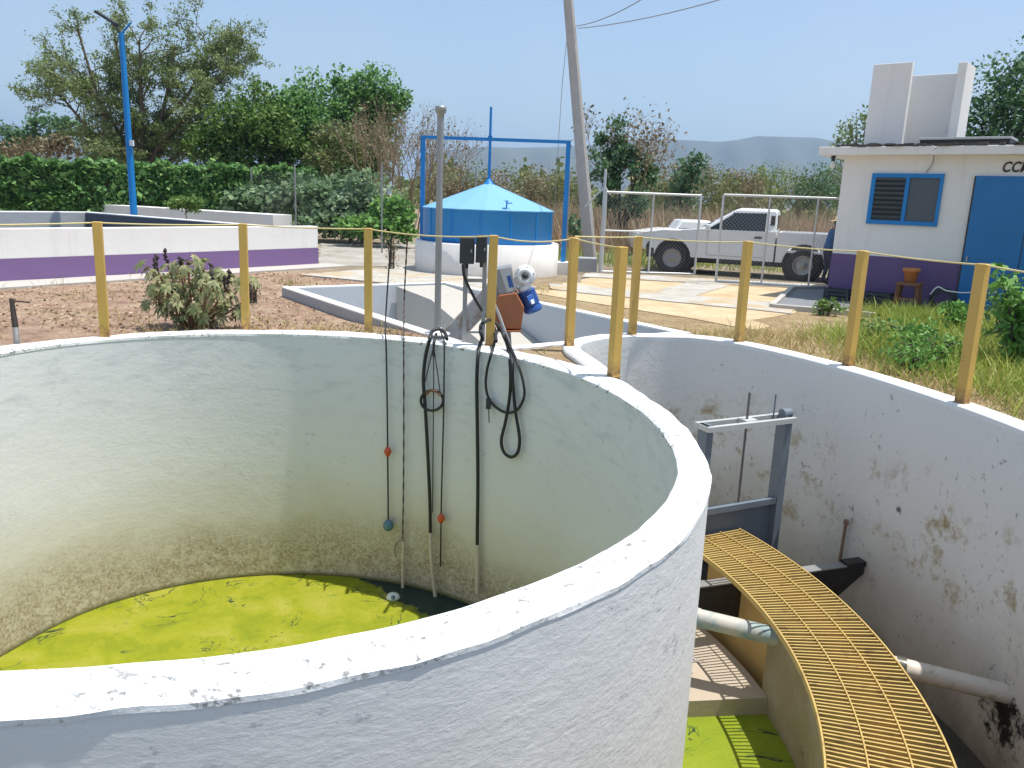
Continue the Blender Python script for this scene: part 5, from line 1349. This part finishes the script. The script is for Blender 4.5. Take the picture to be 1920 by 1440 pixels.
# scrub row beyond the gas holder and gate
random.seed(9)
row = [(845,345,40,60,'leaf_brown'),(885,335,44,62,'leaf_olive'),(930,350,34,58,'leaf_brown'),(975,335,42,66,'leaf_olive'),(1020,345,42,62,'leaf_brown'),(1065,340,42,60,'leaf_olive'),
       (1255,340,42,60,'leaf_olive'),(1300,320,36,66,'leaf_brown'),(1345,345,44,58,'leaf_olive'),(1395,342,40,64,'leaf_brown'),(1445,335,48,68,'leaf_mesq'),(1500,345,40,60,'leaf_olive'),(1545,340,44,58,'leaf_dark'),(1590,335,46,62,'leaf_olive'),(1640,330,50,60,'leaf_brown')]
for px, py, rp, Y, mt in row:
    lab = {'leaf_brown':'dry brown scrub bush in the row beyond the fence', 'leaf_olive':'olive green scrub bush in the row beyond the fence', 'leaf_mesq':'wide pale green feathery bush in the row behind the pickup bed', 'leaf_dark':'dark green scrub bush in the row beside the house corner'}[mt]
    shrub('scrub_bush', lab, 'bush', [px_blob(px,py,rp,Y,1.1,.8), px_blob(px-rp*.5,py+18,rp*.8,Y), px_blob(px+rp*.5,py+20,rp*.8,Y), px_blob(px,py+30,rp,Y,1.2,.8)], 2600, .17, mt, bark='bark_pale', group='scrub bushes beyond the fence', sig=.34)
# far wood reading as one mass
n = 26000; ang_ = RNG.uniform(-48, 48, n); R_ = RNG.uniform(85, 150, n)
hgt = (3.6 + 1.6*np.sin(ang_*.9) + 1.1*np.sin(ang_*2.3+1) + .7*np.sin(ang_*5.1))*RNG.random(n)**.8
P = np.stack([np.sin(np.radians(ang_))*R_, np.cos(np.radians(ang_))*R_, -.2 + hgt.clip(.1)], 1)
o = quads_object('far_wood', leaf_quads(P, .75, .8, .3), M['leaf_olive']); tag(o, 'far off low scrub wood across the plain', 'wood', kind='stuff')

# trees right of the pole
shrub('scrub_tree', 'dark ragged tree with a reddish dry top right of the leaning utility pole', 'tree',
      [px_blob(1165,270,48,30,1,1), px_blob(1130,315,44,30), px_blob(1195,325,42,30), px_blob(1150,370,40,30,1,.9), px_blob(1195,385,34,29.5)], 4800, .14, 'leaf_dark', bark='bark_dark', sig=.22, clump=9)
random.seed(33)
bare_tree('dry_tree', 'bare reddish brown twigs topping the ragged dark tree by the utility pole', 1165, 430, 30.4, 5.2, 5, 'bark_pale', 1700, .13, spread=.36, stem_spread=.2, width=.3, r=.05)
shrub('scrub_tree', 'dark upright small tree behind the pickup bonnet', 'tree', [px_blob(1285,335,34,44), px_blob(1275,375,34,44), px_blob(1305,310,26,44)], 1300, .22, 'leaf_dark', bark='bark_dark')
shrub('scrub_bush', 'small dark bush at the foot of the utility pole', 'bush', [px_blob(1078,425,22,24.5,.7,1.2)], 350, .12, 'leaf_dark', bark='bark_dark')
# trees behind the house
shrub('dense_tree', 'large dark blue green tree behind the right end of the house', 'tree',
      [px_blob(1890,190,80,30), px_blob(1840,235,55,30), px_blob(1950,150,80,30), px_blob(1880,275,70,29.5), px_blob(1830,290,45,29.5), px_blob(1980,260,80,30)], 10000, .16, 'leaf_dark', bark='bark_dark', sig=.33)
shrub('scrub_tree', 'pale green feathery tree left of the roof parapet', 'tree', [px_blob(1605,255,36,44), px_blob(1585,285,34,44), px_blob(1640,235,44,44), px_blob(1640,300,50,44)], 2200, .17, 'leaf_mesq')

# grasses
def blades(P, h, w, lean, mat, name, label, cat):
    n = len(P); a = RNG.uniform(0, 2*PI, n); hh_ = h*(1+.4*RNG.normal(size=n)).clip(.3,2); 
    t_ = np.stack([np.cos(a), np.sin(a), np.zeros(n)], 1); ln = RNG.normal(size=(n,2))*lean
    tip = P + np.concatenate([ln*hh_[:,None], hh_[:,None]*.95], 1); mid_ = P*.5 + tip*.5 + np.array([0,0,.06])*hh_[:,None]
    wv = t_*w
    V = np.stack([P - wv, P + wv, mid_ + wv*.8, mid_ - wv*.8], 1); V2 = np.stack([mid_ - wv*.8, mid_ + wv*.8, tip + wv*.1, tip - wv*.1], 1)
    o = quads_object(name, np.concatenate([V, V2]), M[mat]); return tag(o, label, cat, kind='stuff')
def gzv(x, y):
    t_ = np.clip((y-8.9)/2, 0, 1); return -.06 - .14*t_*t_*(3-2*t_)
def outside_ring(x, y, m=.05):
    r = np.hypot(x-TC[0], y-TC[1]); th = np.degrees(np.arctan2(y-TC[1], x-TC[0]))
    ro = np.array([r_ch(min(45., a)) + .21 if a < 52 else pint(OUT_PTS, a) for a in th]); ok = r > ro + m
    u = x*pu.x + y*pu.y; v = x*pn.x + y*pn.y
    return ok & ~((u > U0-.25) & (u < U1+.25) & (v > N0-.25) & (v < N1+.25))
def scatter(n, x0, x1, y0, y1, dens=None):
    x = RNG.uniform(x0, x1, n); y = RNG.uniform(y0, y1, n); k = outside_ring(x, y)
    if dens is not None: k &= RNG.random(n) < dens(x, y)
    x, y = x[k], y[k]; return np.stack([x, y, gzv(x, y)-.01], 1)
def patchy(x, y, f=1.3, s=0.): return .5 + .5*np.sin(x*f*1.7+s)*np.sin(y*f*1.3+1.1+s) + .25*np.sin(x*f*4.1+y*f*3.3+s)
def ss(a, b, x): t_ = np.clip((x-a)/(b-a), 0, 1); return t_*t_*(3-2*t_)
HOUSE_N = lambda x, y: ((x-H0.x)*hn.x + (y-H0.y)*hn.y) > .15
yard = lambda x, y: ss(11.6, 10.2, y - .28*(x-3))
P = scatter(60000, 1.6, 9, 2, 14, lambda x, y: (.35+.65*patchy(x,y)).clip(0,1)*ss(1.7,3.0,x)*np.where(HOUSE_N(x,y),1,0)*(1-.55*ss(3.8,5.4,x))*np.maximum(yard(x,y), ss(5.2,6.6,x)))
blades(P, .10, .0055, .7, 'grass_dry', 'dry_grass', 'dry tan grass growing right of the channel rim', 'grass')
P = scatter(90000, 3.2, 9, 3, 14, lambda x, y: (.25+patchy(x,y,.9,2.)).clip(0,1)*ss(3.4,4.9,x+.15*(9-y))*np.where(HOUSE_N(x,y),1,0)*np.maximum(yard(x,y), ss(5.2,6.6,x)))
blades(P, .17, .0055, .55, 'grass_green', 'green_grass', 'green and yellow grass tufts right of the channel rim, before the house', 'grass')
P = scatter(7000, -9.5, 0.6, 7, 15.5, lambda x, y: (patchy(x,y,1.6,.7)-.55).clip(0,1)*1.6)
blades(P, .10, .006, .8, 'grass_dry', 'dry_grass_tufts', 'short dry grass tufts on the reddish soil left of the pit', 'grass')
P = scatter(5200, -7, 0.2, 8.4, 10.6, lambda x, y: (ss(.75,.15,np.hypot(x-TC[0],y-TC[1])-3.5)))
blades(P, .07, .006, .9, 'grass_dry', 'rim_grass', 'thin dry grass along the far rim of the round tank', 'grass')
x = RNG.uniform(-1, 22, 32000); y = RNG.uniform(27, 46, 32000); k = RNG.random(32000) < (.45+.55*patchy(x,y,.5)).clip(0,1)
blades(np.stack([x[k], y[k], np.full(k.sum(), -.2)], 1), 1.0, .022, .25, 'grass_red', 'dry_reeds', 'tall reddish dry grass field beyond the gate', 'grass')
x = RNG.uniform(-2, 8, 5000); y = RNG.uniform(21.6, 25.5, 5000); k = RNG.random(5000) < (patchy(x,y,.8)).clip(0,1)
blades(np.stack([x[k], y[k], np.full(k.sum(), -.2)], 1), .28, .012, .4, 'grass_green', 'verge_grass', 'green verge grass beyond the gate and pole', 'grass')
# mulch chips and stones
def chips(n, area, s, mat, name, label):
    P = scatter(n, *area, lambda x, y: (.3+.7*patchy(x,y,1.1,3.)).clip(0,1)); P[:,2] += .02
    o = quads_object(name, leaf_quads(P, s, .6, 1.2), M[mat]); return tag(o, label, 'mulch', kind='stuff')
chips(14000, (-10, .3, 8.4, 17), .042, 'litter', 'mulch', 'reddish leaf litter strewn on the soil left of the pit')
chips(2500, (-10, .3, 8.4, 17), .05, 'leaf_brown', 'dark_litter', 'darker dry litter strewn on the soil left of the pit')

# castor plant
random.seed(2)
cb = at(362, 616, -.07); cp = thing('castor_plant', 'wilting olive castor plant with dark seed spikes between two yellow posts', 'plant', cb)
stm = MB(); LV = []; spikes = []
def palmate(c, nrm, s):
    nrm = nrm.normalized(); a = nrm.orthogonal().normalized(); b = nrm.cross(a); r0 = random.uniform(0, 2*PI)
    for k in range(8):
        an = r0 + 2*PI*k/8.6; d = a*math.cos(an) + b*math.sin(an); pw = nrm.cross(d); L = s*random.uniform(.8,1.1)
        tip = c + d*L - Vector((0,0,L*.35)) ; m_ = c + d*L*.5 - Vector((0,0,L*.06))
        LV.append([tuple(c), tuple(m_ + pw*s*.19), tuple(tip), tuple(m_ - pw*s*.19)])
for k in range(19):
    a = 2*PI*k/19 + random.uniform(-.2,.2); sp_ = random.uniform(.15,.66); hh_ = random.uniform(.45,.92)*(1.05 - .45*sp_)
    e = cb + Vector((math.cos(a)*sp_, math.sin(a)*sp_*.8, hh_)); m_ = cb + Vector((math.cos(a)*sp_*.6, math.sin(a)*sp_*.5, hh_*.5))
    pth = smooth_path([cb + Vector((math.cos(a)*.05, math.sin(a)*.05, -.03)), m_, e], 4); stm.tube(pth, [.017 - .010*i/len(pth) for i in range(len(pth))], 6, caps=False)
    for q in range(13):
        f = random.uniform(.3, 1); c_ = pth[min(len(pth)-1, int(f*len(pth)))]
        d = Vector((random.gauss(0,1), random.gauss(0,1), random.uniform(-.3,.8))).normalized(); l_ = c_ + d*random.uniform(.06,.19)
        stm.tube([c_, l_], [.005,.003], 4, caps=False); palmate(l_, d + Vector((0,-.4,.5)), random.uniform(.055,.115))
    if k % 2 == 0: spikes.append(e)
stm.build('stems', M['stem_red'], cp)
quads_object('leaves', LV, M['leaf_castor'], cp)
for e in spikes:
    mb = MB(); P_ = [e + Vector((random.gauss(0,.012), random.gauss(0,.012), .02*i)) for i in range(9)]
    mb.tube([e - up*.02] + P_, [.006] + [.018 + .010*math.sin(i*2.2) for i in range(9)], 6); mb.build('seed_spike', M['seed'], cp)

# weeds at right
def weed(name, label, px, py, z, H, Wd, n, leaf, mat, stems=7):
    b = at(px, py, z); b.z = gz(b.x, b.y); w_ = thing(name, label, 'plant', b); mb = MB(); LP = []
    for k in range(stems):
        a = random.uniform(0, 2*PI); sp_ = random.uniform(.2,1)*Wd; e = b + Vector((math.cos(a)*sp_, math.sin(a)*sp_, H*random.uniform(.6,1.05)))
        pth = smooth_path([b + Vector((math.cos(a)*.06, math.sin(a)*.06, -.02)), b.lerp(e,.5) + Vector((0,0,.08)), e], 5)
        mb.tube(pth, [.011 - .007*i/len(pth) for i in range(len(pth))], 5, caps=False)
        for q in range(n//stems):
            c_ = pth[min(len(pth)-1, int(random.uniform(.15,1)*len(pth)))]; LP.append(tuple(c_ + Vector((random.gauss(0,.07), random.gauss(0,.07), random.gauss(0,.05)))))
    mb.build('stems', M['bark_dark'], w_); quads_object('leaves', leaf_quads(np.array(LP), leaf, .42, .5, droop=.15), M[mat], w_)
random.seed(14)
weed('tall_weed', 'tall leafy green weed at the right edge beside the yellow post', 1905, 690, -.06, .95, .42, 750, .11, 'leaf_weed', 12)
weed('tall_weed', 'tall dark leafed weed in front of the blue door', 1880, 640, -.08, .85, .45, 520, .10, 'leaf_dark', 9)
weed('broad_weed', 'low broad leafed green weed left of the rightmost yellow post', 1720, 660, -.06, .30, .45, 620, .065, 'leaf_weed', 14)
weed('broad_weed', 'low green weed close to the channel rim below the rightmost post pair', 1700, 700, -.06, .20, .34, 340, .06, 'leaf_weed', 10)
weed('broad_weed', 'leafy green weed spreading between the hose coil and the rightmost post', 1790, 610, -.1, .40, .45, 380, .10, 'leaf_weed', 9)
weed('broad_weed', 'yellow green sprout on the kerbed bed at the house corner', 1545, 588, -.18, .22, .28, 200, .09, 'leaf_green', 7)
weed('broad_weed', 'bushy mid green weed between the last two yellow posts near the rim', 1745, 690, -.06, .28, .5, 700, .06, 'leaf_weed', 16)
weed('broad_weed', 'small leafy green weed just right of the post before the purple wall', 1650, 640, -.1, .26, .35, 320, .07, 'leaf_green', 10)
weed('dry_weed', 'dry pale twiggy weed beside the yellow post at the right side of the castor plant', 475, 555, -.09, .35, .22, 160, .05, 'leaf_brown', 12)
weed('dry_weed', 'wispy dark dry weed hanging on the rope beside the left hanging lines', 735, 505, -.19, .75, .25, 200, .06, 'leaf_brown', 9)

# ------------------------------------------------------------------ mountains
def ridge(name, prof, D, depth, label, seed):
    rng = np.random.default_rng(seed); xs = [p[0] for p in prof]
    X = np.linspace(xs[0], xs[-1], 160); tops_ = np.interp(X, xs, [p[1] for p in prof]) 
    mb = MB(); vs = []; R = 14
    for i, px in enumerate(X):
        tp_ = atY(px, tops_[i], D); dirn = Vector((tp_.x, tp_.y, 0)).normalized()
        for j in range(R+1):
            s = j/R; sp = 1-abs(2*s-1)**1.3 if j else 0
            q = Vector((tp_.x, tp_.y, 0)) + dirn*(s-.5)*2*depth
            gul = 1 + .22*math.sin(i*.55 + s*7)*math.sin(s*PI)*abs(2*s-1)*1.5
            vs.append(Vector((q.x, q.y, -1 + (tp_.z+1)*sp*gul)))
    fs = [(i*(R+1)+j, (i+1)*(R+1)+j, (i+1)*(R+1)+j+1, i*(R+1)+j+1) for i in range(len(X)-1) for j in range(R)]
    mb.add(vs, fs, 0, True); tag(mb.build(name, M['hill']), label, 'hills', kind='structure')
ridge('hills', [(780,300),(830,283),(900,275),(960,277),(1040,276),(1110,272),(1170,263),(1210,260),(1290,263),(1350,266),(1385,262),(1420,255),(1480,257),(1530,258),(1570,266),(1680,270),(1800,280),(2000,300)], 3000, 700, 'hazy blue hills on the horizon', 1)
ridge('hills', [(-300,250),(-100,238),(0,232),(60,240),(160,262),(260,300),(420,330)], 3600, 700, 'faint hazy hills on the horizon at left', 2)
HZD = 2.4e-4
hm, ht, hb_ = nt('air haze'); ht.nodes.remove(hb_)
pv = ht.nodes.new('ShaderNodeVolumePrincipled'); pv.inputs['Color'].default_value = (.46,.66,.97,1); pv.inputs['Density'].default_value = HZD; pv.inputs['Anisotropy'].default_value = .2
ht.links.new(pv.outputs[0], ht.nodes['Material Output'].inputs['Volume'])
mb = MB(); mb.box((0, 600, 130), (12000, 11000, 272)); o = mb.build('haze', hm)
tag(o, 'pale blue haze in the air over the plain', 'haze', kind='stuff')

# ------------------------------------------------------------------ camera, sun, sky, air
cam = bpy.data.cameras.new('Camera'); co = bpy.data.objects.new('Camera', cam); COL.objects.link(co)
cam.sensor_width = 36; cam.sensor_fit = 'HORIZONTAL'; cam.lens = 36*F/1920; cam.clip_end = 20000; cam.clip_start = .05
Mx = Matrix((_r, -_d, -_w)).transposed().to_4x4(); Mx.translation = Vector(CAMP); co.matrix_world = Mx
scene.camera = co

SUN_AZ, SUN_EL = 1.0, 73.0            # degrees from +X, and above the horizon
sd = Vector((math.cos(rad(SUN_EL))*math.cos(rad(SUN_AZ)), math.cos(rad(SUN_EL))*math.sin(rad(SUN_AZ)), math.sin(rad(SUN_EL))))
sl_ = bpy.data.lights.new('Sun', 'SUN'); sl_.energy = 4.0; sl_.angle = rad(.55); sl_.color = (1, .965, .90)
so = bpy.data.objects.new('Sun', sl_); COL.objects.link(so); so.rotation_euler = sd.to_track_quat('Z', 'Y').to_euler()
wd = bpy.data.worlds.new('World'); scene.world = wd; wd.use_nodes = True
t = wd.node_tree; bg = t.nodes['Background']
sky = t.nodes.new('ShaderNodeTexSky'); sky.sky_type = 'NISHITA'; sky.sun_disc = False
sky.sun_elevation = rad(SUN_EL); sky.sun_rotation = rad(90 - SUN_AZ); sky.altitude = 900; sky.air_density = 1.0; sky.dust_density = 2.2; sky.ozone_density = 1.2
tc = t.nodes.new('ShaderNodeTexCoord'); sx = t.nodes.new('ShaderNodeSeparateXYZ'); t.links.new(tc.outputs['Generated'], sx.inputs[0])
hz = math_(t, 'MAXIMUM', mapr(t, sx.outputs[2], -.02, .25, .86, .24), mapr(t, sx.outputs[2], .32, .85, .26, .62))  # second term whitens the unseen upper sky, added for less blue ambient
cl = noise(t, 3.4, 6, .62, vec=tc.outputs['Generated'])
hc = mix(t, mapr(t, cl, .45, .75), (2.6,3.4,4.0), (3.25,3.7,4.05))
t.links.new(mix(t, hz, sky.outputs[0], hc), bg.inputs['Color']); bg.inputs['Strength'].default_value = .132
scene.view_settings.view_transform = 'Standard'; scene.view_settings.look = 'None'
scene.view_settings.gamma = 1; scene.view_settings.exposure = .54
scene.cycles.max_bounces = 5; scene.cycles.diffuse_bounces = 3; scene.cycles.volume_bounces = 0; scene.cycles.transmission_bounces = 2
